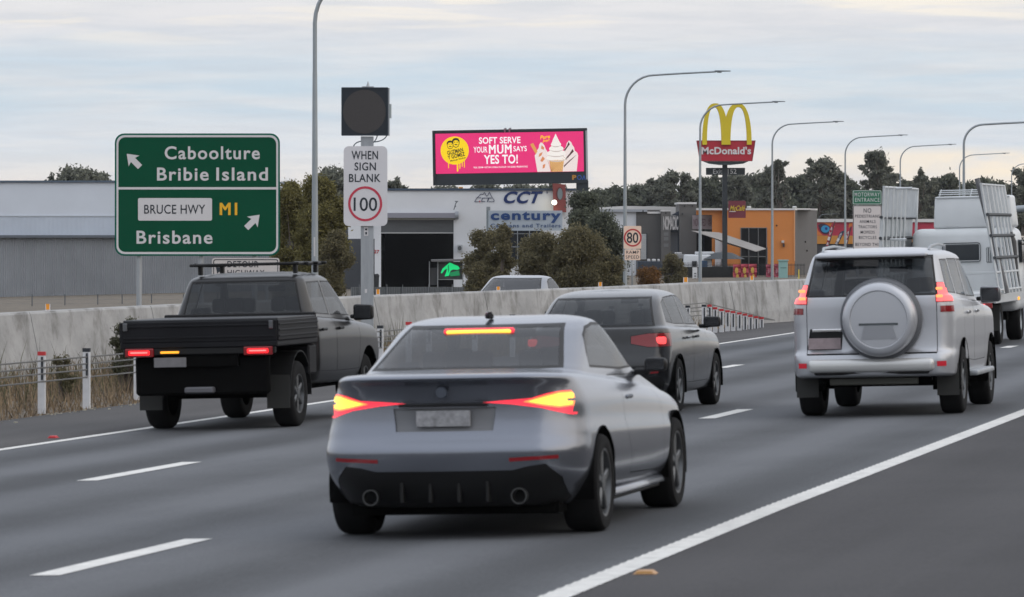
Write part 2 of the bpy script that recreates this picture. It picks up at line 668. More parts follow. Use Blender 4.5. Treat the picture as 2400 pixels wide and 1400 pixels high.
bar = thing('concrete_barrier', 'long weathered grey concrete barrier wall beyond the dry grass verge', 'barrier', pts[0])
s_ = 0
k = 0
while s_ < tot - .5:
    e_ = min(s_ + 5.9, tot)
    mb = MB()
    sub = [s_ + .006 + (e_ - s_ - .014) * i / 3 for i in range(4)]
    rows = []
    for s in sub:
        p = along(s)
        d = (along(min(s + .3, tot)) - along(max(s - .3, 0)))
        d.z = 0
        d.normalize()
        nrm = Vector((d.y, -d.x, 0))     # towards the motorway
        u, v = UV(p)
        zg = -SL * (v - 7.2) - .15
        rows.append([p + nrm * .02, p + nrm * .05 - Vector((0, 0, .035)), Vector((p.x, p.y, 0)) + nrm * .22 + Vector((0, 0, zg + .45)), Vector((p.x, p.y, 0)) + nrm * .26 + Vector((0, 0, zg)),
                     Vector((p.x, p.y, 0)) - nrm * .34 + Vector((0, 0, zg)), p - nrm * .22])
    vs = [q for r in rows for q in r]
    fs = [[0, 1, 2, 3, 4, 5], [18, 19, 20, 21, 22, 23]]
    for i in range(3):
        for j in range(6):
            fs.append([i * 6 + j, i * 6 + (j + 1) % 6, (i + 1) * 6 + (j + 1) % 6, (i + 1) * 6 + j])
    mb.add(vs, fs)
    mb.build('barrier_panel', M_conc, bar)
    s_ = e_ + .012
# reflectors standing on the barrier
M_orange = mat('orange_reflector', (.80, .30, .02), .4, emit=(.9, .32, .01), es=0.0)
M_white = mat('white_paint', (.72, .72, .73), .55, var=.06, scale=3)
for px_, w_, h_, lab in ((112, 11, 17, 'above the dry grass'), (886, 9, 15, 'beside the speed sign post'), (1168, 9, 10, 'in front of the silver car roof'), (1407, 9, 12, 'behind the black hatchback'),
                         (1607, 11, 14, 'near the shop fence'), (1762, 9, 12, 'below the red banners')):
    t_, zt = wall_at(px_)
    t_ += .1
    sc = t_ / F
    X = (px_ - 1200) * sc
    o = thing('barrier_reflector', 'orange reflector standing on the concrete barrier ' + lab, 'reflector', (X, t_, zt), group='reflectors on the barrier')
    w, h = w_ * sc, h_ * sc
    MB().box((X, t_, zt + h / 2 - .01), (w, .02, h)).build('backing', M_white, o)
    MB().box((X, t_ - .013, zt + h / 2 + .005), (w * .7, .008, h * .78)).build('reflector_face', M_orange, o)

# ------------------------------------------------------------------ wire rope barrier along the shoulder
M_post = mat('white_post', (.60, .60, .61), .6, var=.12, scale=6)
M_red = mat('red_plastic', (.50, .03, .035), .45)
M_dark = mat('dark_plastic', (.02, .024, .03), .5)
M_steel = mat('galvanised_steel', (.36, .38, .40), .5, metal=.55, var=.15, scale=2.5, stretch=(3, 3, .4))
M_wire = mat('wire_rope', (.13, .13, .125), .6, metal=.4)
def vline(u): return float(np.interp(u, [40, 58, 77, 103, 106, 116], [19.0, 18.75, 18.35, 17.95, 17.85, 17.5]))
def rope_post(u, v, h, red, lab, grp):
    p = R(u, v)
    o = thing('barrier_post', lab, 'post', p, (0, 0, -TH), group=grp)
    MB().box((0, 0, h / 2), (.095, .05, h)).build('post', M_post, o, raw=True)
    MB().box((0, 0, h + .022), (.10, .056, .05)).build('cap', M_red if red else M_dark, o, raw=True)
    MB().box((0.012, -.028, h - .17), (.03, .008, .30)).build('slot', M_dark, o, raw=True)
    return o
GP = 'posts of the wire rope barrier'
u1, u2, u3 = UV(G(98, 970))[0], UV(G(203, 958))[0], UV(G(322, 938))[0]
rope_post(u1, UV(G(98, 970))[1], .76, True, 'white barrier post with red cap in the dry grass, close to the viewer', GP)
rope_post(u2, UV(G(203, 958))[1], .76, False, 'white barrier post with dark cap standing after the red capped one in the grass', GP)
rope_post(u3, UV(G(322, 938))[1], .74, False, 'white barrier post half hidden by the tray of the black ute', GP)
u = u3 + 3.0
while u < 76:
    rope_post(u, vline(u), .74, False, 'white barrier post behind the black ute', GP)
    u += 3.0
rope_post(77.2, vline(77.2), .76, True, 'white barrier post with red cap between the ute mirror and the silver coupe roof', GP)
rope_post(78.6, vline(78.6), .76, False, 'white barrier post with dark cap just behind the silver coupe roof', GP)
u = 82
while u < 100:
    rope_post(u, vline(u), .74, False, 'white barrier post behind the dark hatchback', GP)
    u += 3.0
for (px_, py_), lab in (((1612, 717), 'white barrier post with dark cap beside the mirror of the dark hatchback'), ((1650, 715), 'dark capped white barrier post at the start of the closely spaced row')):
    dx = (px_ - 1200) / F
    t_ = 103.0 if px_ < 1640 else 104.5
    X = dx * t_
    uu, vv = UV((X, t_))
    rope_post(uu, vv, CAMZ - (py_ - HZ) / F * t_ + SL * (vv - 7.2) - .04, False, lab, GP)
ends = [(1663, 714, 781), (1676, 720, 780), (1691, 724, 779), (1705, 727, 777), (1718, 729, 776), (1733, 732, 775), (1746, 735, 773), (1759, 738, 772), (1772, 741, 770), (1785, 743, 768)]
for px_, py_, pb in ends:
    q = G(px_, pb)
    uu, vv = UV(q)
    rope_post(uu, vv, (pb - py_) / F * q.y - .05, True, 'short white post with red cap in the row ending the wire rope barrier', 'red capped posts ending the wire rope barrier')
for hz in (.69, .60, .52, .42):
    mb = MB()
    us = list(np.arange(44, 106, 2.0))
    pp = [R(u, vline(u) - .03, hz) for u in us] + [R(112, 17.55, .14)]
    mb.tube(pp, .011, 5)
    tag(mb.build('wire_rope', M_wire, loc=pp[0]), 'thin steel wire rope strung through the white barrier posts', 'rope', 'ropes of the wire rope barrier')

# dry verge grass, one mass
def blades(n, area, hfun, wid, lean=.35):
    V, Fc = [], []
    for i in range(n):
        u, v, zb = area()
        h = hfun(u, v) * rnd.uniform(.55, 1.25)
        a = rnd.uniform(0, math.pi)
        lx, ly = rnd.gauss(0, lean) * h, rnd.gauss(0, lean) * h
        w = wid * rnd.uniform(.6, 1.5)
        p = R(u, v)
        p.z += zb
        dx, dy = math.cos(a) * w, math.sin(a) * w
        b0 = len(V)
        V += [(p.x - dx, p.y - dy, p.z), (p.x + dx, p.y + dy, p.z), (p.x + lx * .4 + dx * .6, p.y + ly * .4 + dy * .6, p.z + h * .6), (p.x + lx * .4 - dx * .6, p.y + ly * .4 - dy * .6, p.z + h * .6), (p.x + lx, p.y + ly, p.z + h)]
        Fc += [[b0, b0 + 1, b0 + 2, b0 + 3], [b0 + 3, b0 + 2, b0 + 4]]
    mb = MB()
    mb.v, mb.f = V, Fc
    return mb
def wall_v(u):
    pu = [UV(p)[0] for p in pts]
    pv = [UV(p)[1] for p in pts]
    return float(np.interp(u, pu, pv))
def verge_area():
    while True:
        u = rnd.uniform(46, 96) if rnd.random() < .8 else rnd.uniform(46, 112)
        a, b2 = 18.55, wall_v(u) - .3
        if b2 > a + .1:
            return u, rnd.uniform(a, b2) if rnd.random() < .6 else a + (b2 - a) * rnd.random() ** 2 * .6, -.03
M_straw = mat('dry_grass', (.175, .130, .090), .9, island=.6)
M_weed = mat('weed_green', (.075, .075, .040), .9, island=.5)
def hgt(u, v):
    f = (v - 18.5) / max(.5, wall_v(u) - 18.5)
    return .07 + .34 * min(1, f * 1.7)
tag(blades(15000, verge_area, hgt, .008, .40).build('dry_grass', M_straw, recalc=False), kind='stuff')
def weed_area():
    u, v, z = verge_area()
    a, b2 = 18.55, wall_v(u) - .3
    return u, a + (b2 - a) * rnd.uniform(.25, 1), -.03
tag(blades(2600, weed_area, lambda u, v: .50 + .25 * math.sin(u * 2.1) * math.sin(v * 1.7), .007, .22).build('weeds', M_weed, recalc=False), kind='stuff')
# pebbles and litter on the shoulder edge
mb = MB()
for i in range(160):
    u = rnd.uniform(52, 80)
    p = R(u, rnd.gauss(18.5, .18), .0)
    s = rnd.uniform(.008, .03)
    mb.box(p, (s * 1.5, s, s), Matrix.Rotation(rnd.random() * 3, 3, 'Z'))
tag(mb.build('gravel', mat('pale_gravel', (.30, .29, .27), .9, island=.6)), kind='stuff')

# road studs
M_amber = mat('amber_stud', (.55, .30, .10), .35)
def stud(px_, py_, w, m, lab):
    p = G(px_, py_)
    o = thing('road_stud', lab, 'road stud', p, (0, -SL, -TH))
    tp = lambda v: Vector((v.x * (.62 if v.z > 0 else 1), v.y * (.55 if v.z > 0 else 1), v.z))
    MB().rbox((0, 0, .014), (w, .11, .026), .004, 1, taper=tp).build('stud_body', m, o, raw=True)
    MB().box((0, -.047, .013), (w * .66, .006, .012)).build('reflector_face', M_amber if m is not M_red else M_red, o, raw=True)
stud(1513, 1346, .145, mat('worn_amber_stud', (.42, .25, .13), .6, var=.2, scale=20), 'worn orange raised marker on the shoulder beside the wide white line')
stud(125, 1027, .11, M_red, 'small red raised marker beside the far white edge line')

# ------------------------------------------------------------------ signs
M_green = mat('green_sheeting', (.0025, .068, .034), .7, var=.06, scale=1.2, spec=.12)
M_greenb = mat('green_border', (.004, .12, .085), .7, spec=.12)
M_refl = mat('white_sheeting', (.60, .585, .59), .5, var=.03, scale=2)
M_black = mat('black_lettering', (.010, .016, .026), .5)
M_yel = mat('yellow_lettering', (.80, .42, .01), .5)
M_signred = mat('red_sheeting', (.50, .035, .07), .5)
M_back = mat('aluminium_back', (.42, .43, .44), .5, metal=.4)
M_sign = mat('sign_white', (.63, .62, .64), .5, var=.03, scale=2)

def direction_sign():
    t = 104.0
    P = Plane(t)
    o = thing('direction_sign', 'large green road direction sign with white arrows and place names on two posts', 'road sign', W(462, 722, t))
    P.poly(MB(), P.rr(269, 313, 656, 600, 22), 0, .03).build('sign_panel', M_green, o)
    P.ringp(MB(), P.rr(270, 314, 655, 599, 21), P.rr(273, 317, 652, 596, 19), .004, .003).build('edge_strip', M_greenb, o)
    mb = MB()
    P.ringp(mb, P.rr(273, 317, 652, 596, 19), P.rr(277.5, 322, 647.5, 591, 16), .006, .003)
    P.rect(mb, 277.3, 439, 647.7, 444.5, .006, .003)
    mb.build('border', M_refl, o)
    for wd, x0, y0, x1, y1 in (('Caboolture', 386, 343, 609, 374), ('Bribie', 368, 393, 489, 424), ('Island', 507, 393, 628, 424), ('Brisbane', 320, 541, 498, 572)):
        P.text(MB(), wd, x0, y0, x1, y1, .006, .018, spacing=1.14).build('lettering', M_refl, o)
    def arrow(cx, cy, ang, s):
        mb = MB()
        pts = [(0, -22), (17, 1), (6.5, -2.5), (6.5, 20), (-6.5, 20), (-6.5, -2.5), (-17, 1)]
        ca, sa = math.cos(math.radians(ang)), math.sin(math.radians(ang))
        q = [(cx + (x * ca - y * sa) * s, cy + (x * sa + y * ca) * s) for x, y in pts]
        P.poly(mb, q, .006, .003)
        mb.build('arrow', M_refl, o)
    arrow(313.5, 377, -45, 1.05)
    arrow(592, 520, 45, 1.05)
    pl = P.poly(MB(), P.rr(323.5, 464.5, 497, 517.5, 4), .005, .003).build('route_plate', M_refl, o)
    P.text(MB(), 'BRUCE HWY', 338, 480, 481, 501.5, .009, .006, spacing=1.05).build('lettering', M_black, pl)
    mb = MB()
    for k in (-1, 0, 1):
        P.text(mb, 'M1', 516 + k * 1.2, 475.5, 555 + k * 1.2, 504.5, .006 + .001 * k, 0, spacing=1.1)
    mb.build('route_number', M_yel, o)
    for x in (325, 470, 596):
        b = W(x, 0, t)
        MB().tube([(b.x, t + .12, -1.2), (b.x, t + .12, W(0, 330, t).z)], .062, 10).build('post', M_steel, o, smooth=True, angle=40)
    mb = MB()
    for y in (345, 400, 470, 540, 580):
        z = W(0, y, t).z
        mb.box((W(462, 0, t).x, t + .05, z), (3.5, .03, .05))
    mb.build('rail', M_back, o)
direction_sign()

def detour_sign():
    t = 98.0
    P = Plane(t)
    o = thing('detour_sign', 'pale detour sign with black lettering behind the roof of the ute', 'road sign', W(576, 720, t))
    P.poly(MB(), P.rr(497, 605, 655, 668, 6), 0, .02).build('sign_panel', mat('pale_sheeting', (.56, .52, .50), .5, var=.03), o)
    P.ringp(MB(), P.rr(500, 608, 652, 665, 5), P.rr(501.8, 609.8, 650.2, 663.2, 4), .004, .003).build('border', M_black, o)
    P.text(MB(), 'DETOUR', 533, 612, 606, 627, .004, .012, spacing=1.1).build('lettering', M_black, o)
    P.text(MB(), 'HIGHWAY', 533, 633, 620, 646, .004, .008, spacing=1.1).build('lettering', M_black, o)
    pts = [(506, 626), (524, 628), (519, 632), (528, 642), (523, 646), (514, 637), (509, 642)]
    P.poly(MB(), pts, .004, .003).build('arrow', M_black, o)
    for x in (530, 625):
        b = W(x, 0, t)
        MB().tube([(b.x, t + .06, -.75), (b.x, t + .06, W(0, 612, t).z)], .035, 8).build('post', M_steel, o, smooth=True, angle=40)
detour_sign()

def speed_sign():
    t = 88.0
    P = Plane(t)
    zg = ground_z(W(858, 0, t).x, t)
    o = thing('variable_speed_sign', 'blank black square speed display above a white 100 sign on one wide post', 'road sign', Vector((W(858, 0, t).x, t, zg)))
    m_case = mat('display_case', (.010, .016, .024), .6)
    m_face = mat('display_face', (.050, .046, .046), .75, var=.12, scale=60)
    P.rect(MB(), 800.5, 205.5, 909, 318, 0, .22).build('display_case', m_case, o)
    P.poly(MB(), P.circ(854, 262, 50.5, 51.5, 56), .006, .004).build('display_face', m_face, o)
    P.ringp(MB(), P.rr(800, 205, 909.5, 318.5, 1.5, 2), P.rr(803, 208, 906.5, 315.5, 1, 2), .010, .006).build('bezel', mat('bezel', (.012, .022, .034), .4), o)
    P.rect(MB(), 909.6, 206, 912.5, 318, -.02, .24).build('side_panel', M_steel, o)
    P.rect(MB(), 912.6, 244, 917, 277, -.05, .14).build('control_box', mat('control_box', (.40, .44, .44), .5), o)
    mb = MB()
    P.rect(mb, 848, 202.5, 876, 205.2, -.06, .12)
    c = W(862, 203, t)
    mb.tube([(c.x, t + .12, c.z), (c.x, t + .12, W(0, 190, t).z)], [.035, .004], 8)
    mb.build('aerial', M_steel, o)
    # post
    xl, xr = W(845.5, 0, t).x, W(875, 0, t).x
    MB().box(((xl + xr) / 2, t + .12, (zg + W(0, 320, t).z) / 2 - .1), (xr - xl, .16, W(0, 320, t).z - zg + .2)).build('post', M_steel, o)
    P2 = Plane(t)
    mb = MB()
    P.rect(mb, 853, 532, 863, 553, -.036, .006)
    tg = mb.build('number_tag', M_refl, o)
    mb = MB()
    P.rect(mb, 855.5, 536, 860.5, 540, -.030, .003)
    P.rect(mb, 856, 544, 860, 550, -.030, .003)
    mb.build('marking', M_black, tg)
    mb = MB()
    P.rect(mb, 855, 678, 860, 687, -.036, .006)
    mb.build('label_tag', M_refl, o)
    for a, b2, sag in (((908, 297), (877, 333), (914, 330)), ((884, 318), (872, 336), (880, 332)), ((852, 331), (828, 343), (834, 331))):
        p0, p1, pm = (P.p(*a, -.1), P.p(*b2, -.08), P.p(*sag, -.1))
        cv = [p0 * (1 - s) ** 2 + pm * 2 * s * (1 - s) + p1 * s * s for s in [i / 8 for i in range(9)]]
        MB().tube(cv, .010, 6).build('cable', mat('cable', (.02, .05, .08), .5), o, smooth=True)
    pl = P.poly(MB(), P.rr(805.5, 343, 908, 530, 12, 6), .02, .02).build('sign_panel', M_sign, o)
    mb = MB()
    P.text(mb, 'WHEN', 824, 354, 886, 374, .024, .012, spacing=1.08)
    P.text(mb, 'SIGN', 831, 381, 881, 400, .024, .012, spacing=1.08)
    P.text(mb, 'BLANK', 818, 408, 892, 427, .024, .012, spacing=1.08)
    mb.build('lettering', M_black, pl)
    P.text(MB(), '100', 829, 463, 884, 495, .024, .006).build('speed_number', M_black, pl)
    P.ringp(MB(), P.circ(856, 478, 40, 41, 56), P.circ(856, 478, 34.5, 35.5, 56), .024, .003).build('speed_ring', M_signred, pl)
speed_sign()

def ramp_sign():
    t = 190.0
    P = Plane(t)
    zg = -1.3
    o = thing('ramp_speed_sign', 'small pale 80 ramp speed sign on a thin pole by a lamp post', 'road sign', Vector((W(1481, 0, t).x, t, zg)))
    m = mat('warm_sheeting', (.78, .58, .46), .5, emit=(1, .7, .5), es=0.0)
    pl = P.poly(MB(), P.rr(1462, 530, 1503, 583.5, 2.5), 0, .02).build('speed_panel', m, o)
    P.text(MB(), '80', 1469, 545, 1496, 570, .006, .014).build('lettering', M_black, pl)
    P.ringp(MB(), P.circ(1483, 557.5, 21, 21, 48), P.circ(1483, 557.5, 17.4, 17.4, 48), .006, .003).build('speed_ring', mat('ring_red', (.45, .03, .035), .5), pl)
    pl = P.poly(MB(), P.rr(1464, 585, 1501, 610, 2), 0, .02).build('text_panel', m, o)
    mb = MB()
    P.text(mb, 'RAMP', 1467.5, 588, 1497.5, 595, .006, .004, spacing=1.12)
    P.text(mb, 'SPEED', 1466.5, 599, 1498, 606.5, .006, .004, spacing=1.12)
    mb.build('lettering', M_black, pl)
    MB().tube([(W(1482, 0, t).x, t + .06, zg), (W(1482, 0, t).x, t + .06, W(0, 535, t).z)], .04, 8).build('post', M_steel, o, smooth=True)
ramp_sign()

def motorway_sign():
    t = 150.0
    P = Plane(t)
    o = thing('motorway_entrance_sign', 'tall green and white motorway entrance sign listing banned road users', 'road sign', Vector((W(2032, 0, t).x, t, -1.0)))
    pl = P.poly(MB(), P.rr(1998, 446, 2066.5, 480, 3), 0, .025).build('green_panel', mat('sign_green', (.010, .15, .075), .45), o)
    P.ringp(MB(), P.rr(1999, 447, 2065.5, 479, 2.5), P.rr(2000.2, 448.2, 2064.3, 477.8, 2), .006, .003).build('border', M_refl, pl)
    mb = MB()
    P.text(mb, 'MOTORWAY', 2003, 451.5, 2062, 461, .006, .004, spacing=1.15)
    P.text(mb, 'ENTRANCE', 2004, 464, 2061.5, 473.5, .006, .004, spacing=1.15)
    mb.build('lettering', M_refl, pl)
    pl = P.poly(MB(), P.rr(1999, 481.5, 2066.5, 626, 3), 0, .025).build('white_panel', mat('pinkish_white', (.62, .57, .55), .5, var=.04, scale=1.5), o)
    P.ringp(MB(), P.rr(1999.4, 482, 2066, 625.5, 3), P.rr(2001, 483.6, 2064.4, 624, 2.4), .004, .003).build('border', mat('grey_border', (.10, .10, .10), .6), pl)
    mb = MB()
    for s, x0, x1, y0, y1 in (('NO', 2024, 2042, 488.5, 499), ('PEDESTRIANS', 2004, 2062, 503.5, 510.5), ('ANIMALS', 2014.5, 2052, 516, 523), ('TRACTORS', 2011.5, 2055, 528.5, 535.5),
                              ('MOPEDS', 2017, 2050, 541, 548), ('BICYCLES', 2013, 2054, 553.5, 560.5), ('BEYOND THIS', 2005, 2063, 569.5, 577), ('POINT', 2020, 2048, 582, 589)):
        P.text(mb, s, x0, y0, x1, y1, .006, .003, spacing=1.15)
    mb.build('lettering', M_black, pl)
    for x in (2010, 2056):
        MB().tube([(W(x, 0, t).x, t + .07, -1.0), (W(x, 0, t).x, t + .07, W(0, 452, t).z)], .04, 8).build('post', M_steel, o, smooth=True)
motorway_sign()

def far_signs():
    t = 175.0
    P = Plane(t)
    o = thing('service_sign', 'dark sign with white border and yellow top panel behind the glass truck', 'road sign', Vector((W(2110, 0, t).x, t, -1.0)))
    P.poly(MB(), P.rr(2069, 462, 2128, 516, 3), 0, .02).build('sign_panel', mat('sign_dark', (.02, .035, .04), .5), o)
    P.ringp(MB(), P.rr(2070, 463, 2127, 491, 4), P.rr(2071.8, 464.8, 2125.2, 489.2, 3), .005, .003).build('border', M_refl, o)
    P.rect(MB(), 2074, 467, 2122, 487, .005, .003).build('yellow_panel', mat('dull_yellow', (.42, .38, .10), .5), o)
    P.text(MB(), '4T', 2070.5, 497.5, 2081, 507, .005, .012).build('lettering', M_refl, o)
    for x in (2080, 2118):
        MB().tube([(W(x, 0, t).x, t + .06, -1.0), (W(x, 0, t).x, t + .06, W(0, 466, t).z)], .04, 8).build('post', M_steel, o)
    t = 140.0
    P = Plane(t)
    o = thing('toll_sign', 'cream sign with black lettering at the very edge past the truck cab', 'road sign', Vector((W(2415, 0, t).x, t, -.8)))
    P.poly(MB(), P.rr(2388, 553, 2446, 600, 3), 0, .02).build('sign_panel', mat('cream_sheeting', (.66, .58, .50), .5), o)
    mb = MB()
    P.text(mb, 'TOLL', 2391, 557, 2434, 566.5, .005, .01)
    P.text(mb, 'AHEAD', 2395.5, 585, 2440, 594, .005, .01)
    mb.build('lettering', M_black, o)
    MB().tube([(W(2417, 0, t).x, t + .06, -.8), (W(2417, 0, t).x, t + .06, W(0, 556, t).z)], .045, 8).build('post', M_steel, o)
far_signs()

# ------------------------------------------------------------------ street lamps
M_lamp = mat('lamp_pole_steel', (.30, .33, .35), .5, metal=.5, var=.1, scale=1.2)
M_lum = mat('luminaire', (.16, .18, .20), .5)
HTOP = CAMZ + 7.2
def lamp_proto(rb, arm_r):
    o = thing('street_lamp', 'x', 'street lamp')
    H = HTOP + 2.0
    zb = H - 1.62
    MB().tube([(0, 0, 0), (0, 0, zb * .35), (0, 0, zb * .86)], [rb, rb * .88, rb * .62], 12).build('pole', M_lamp, o, raw=True, smooth=True, angle=40)
    pp = [(0, 0, zb * .86 - .02), (0, 0, zb)]
    R_ = 1.35
    for k in range(1, 9):
        a = math.pi / 2 * k / 8
        pp.append((R_ * (1 - math.cos(a)), 0, zb + R_ * math.sin(a)))
    pp += [(2.6, 0, zb + R_ + .07), (4.2, 0, zb + R_ + .145)]
    rr_ = list(np.linspace(rb * .58, arm_r, len(pp)))
    MB().tube(pp, rr_, 10).build('arm', M_lamp, o, raw=True, smooth=True, angle=50)
    tp = lambda v: Vector((v.x, v.y * (1 if v.x < 0 else .55), v.z * (1 if v.x < 0 else .6)))
    hd = MB().rbox((4.52, 0, zb + R_ + .17), (.72, .26, .075), .02, 2, taper=tp).build('luminaire', M_lum, o, raw=True, smooth=True, angle=40)
    MB().rbox((4.36, 0, zb + R_ + .115), (.20, .20, .05), .01, 1).build('lamp_lens', mat('lamp_lens', (.22, .24, .25), .2), hd, raw=True)
    return o
LAMPS = [(738, -84, 'tall tapered grey street lamp pole between the green sign and the speed sign', 0),
         (1465, 163, 'tall grey street lamp with long arm beside the 80 ramp speed sign', 0),
         (1641, 235, 'grey street lamp whose arm passes over the yellow arches', 0),
         (1810, 282, 'grey street lamp standing in front of the orange shop wall', 0),
         (1981, 314, 'grey street lamp standing beside the motorway entrance sign', 0),
         (2110, 336, 'thin far street lamp rising behind the glass rack of the truck', 0),
         (2249, 357, 'thin far street lamp rising just beside a taller thick lamp above the truck', 0),
         (2259, 283, 'thick tall street lamp rising above the truck with its arm leaving the picture', 1),
         (2371, 379, 'far street lamp above the truck cab near the dark trees', 0)]
protos = {0: lamp_proto(.104, .042), 1: lamp_proto(.14, .072)}
first = {0: True, 1: True}
def put_lamp(px_, yt, lab, kind, t=None, s=1.0, zb=-2.0):
    t = t or 7.2 * F / (HZ - yt)
    o = protos[kind] if first[kind] else copy_tree(protos[kind])
    first[kind] = False
    o.location = ((px_ - 1200) / F * t, t, zb)
    o.rotation_euler = (0, 0, -TH * .75)
    o.scale = (s, s, s)
    tag(o, lab, 'street lamp', 'street lamps along the motorway')
    return o
for a in LAMPS: put_lamp(*a)
put_lamp(1504, 0, 'tiny street lamp showing above the pale roof of the grey shops', 0, 560, .4, .05)
put_lamp(1919, 0, 'tiny street lamp between the orange shop and the dark trees', 0, 540, .45, -1.5)
put_lamp(2240, 0, 'x', 0, 560, .4, -1.0) if False else None
# number strip on the near pole
def pole_tag():
    t = 7.2 * F / 614
    P = Plane(t)
    o = None
    for ob in COL.objects:
        if ob.get('label', '').startswith('tall tapered grey street lamp'): o = ob
    ms = mat('tag_white', (.5, .5, .5), .6)
    for c in o.children: pass
    vb = MB()
    P.rect(vb, 735.5, 556, 739.5, 601, .125, .004)
    q = MB()
    q.v = [tuple(Vector(v) - Vector(o.location)) for v in vb.v]
    q.f = vb.f
    Rm = Matrix.Rotation(TH * .75, 3, 'Z')
    q.v = [tuple(Rm @ Vector(v)) for v in q.v]
    q.build('number_tag', ms, o, raw=True)
pole_tag()
def gantry():
    t = 118.0
    x0 = W(2353, 0, t).x
    z1 = W(0, 500, t).z
    pp = [(x0, t, -.6), (x0, t, z1 - .25)]
    for k in range(1, 9):
        a = math.pi / 2 * k / 8
        pp.append((x0 + .36 * (1 - math.cos(a)), t, z1 - .25 + .36 * math.sin(a)))
    pp += [(x0 + .9, t, z1 + .15), (x0 + 3.2, t, z1 + .30)]
    o = thing('sign_gantry', 'thick curved grey pole bending over beyond the truck cab', 'pole', (x0, t, -.6))
    MB().tube(pp[:3], .085, 12).build('pole', M_lamp, o, smooth=True, angle=40)
    MB().tube(pp[2:], [.085] * (len(pp) - 4) + [.08, .07], 12).build('arm', M_lamp, o, smooth=True, angle=40)
gantry()

# ------------------------------------------------------------------ buildings beyond the ramp
def ribbed_sheet(P, x0, x1, y0, y1, step, amp, d):
    """profiled steel sheet: fine vertical ribs as real geometry"""
    mb = MB()
    xs, n = [], int((x1 - x0) / step)
    for i in range(n + 1):
        xs.append(x0 + (x1 - x0) * i / n)
    top, bot = [], []
    for i, x in enumerate(xs):
        dd = d + (amp if i % 2 else 0)
        top.append(P.p(x, y0, dd))
        bot.append(P.p(x, y1, dd))
    k = len(xs)
    mb.add(top + bot, [[i, i + 1, k + i + 1, k + i] for i in range(k - 1)])
    return mb

def factory():
    t = 336.0
    P = Plane(t)
    o = thing('warehouse', 'long pale warehouse with white upper wall over grey corrugated lower wall', 'warehouse', W(300, 702, t))
    m_up = mat('pale_cladding', (.56, .60, .66), .55, var=.05, scale=.25)
    m_up2 = mat('pale_cladding_lower', (.55, .60, .67), .5, var=.05, scale=.3)
    m_lo = mat('grey_corrugated', (.215, .228, .245), .55, var=.14, scale=.3)
    m_edge = mat('blue_grey_trim', (.07, .10, .14), .5)
    P.rect(MB(), -160, 428, 640, 507, 0, 30).build('upper_wall', m_up, o)
    ribbed_sheet(P, -160, 640, 507.5, 552, 1.5, .05, .05).build('lower_band', m_up2, o)
    mb = MB()
    P.rect(mb, -160, 423.5, 641, 428, .15, 30.3)
    mb.build('roof_edge', m_edge, o)
    P.rect(MB(), -160, 506, 640, 508, .12, .1).build('flashing', mat('flash', (.40, .43, .47), .5), o)
    mb = MB()
    P.rect(mb, -160, 551.5, 641, 557.5, .45, .5)
    mb.build('gutter', mat('gutter_grey', (.10, .115, .135), .5), o)
    ribbed_sheet(P, -160, 640, 557, 712, 2.6, .045, 0.0).build('lower_wall', m_lo, o)
    # grey annex running back towards the shop
    mb = MB()
    P.rect(mb, 640.5, 540, 884, 690, -2.5, 20)
    mb.build('annex', mat('annex_grey', (.085, .09, .10), .7, var=.1, scale=.4), o)
factory()

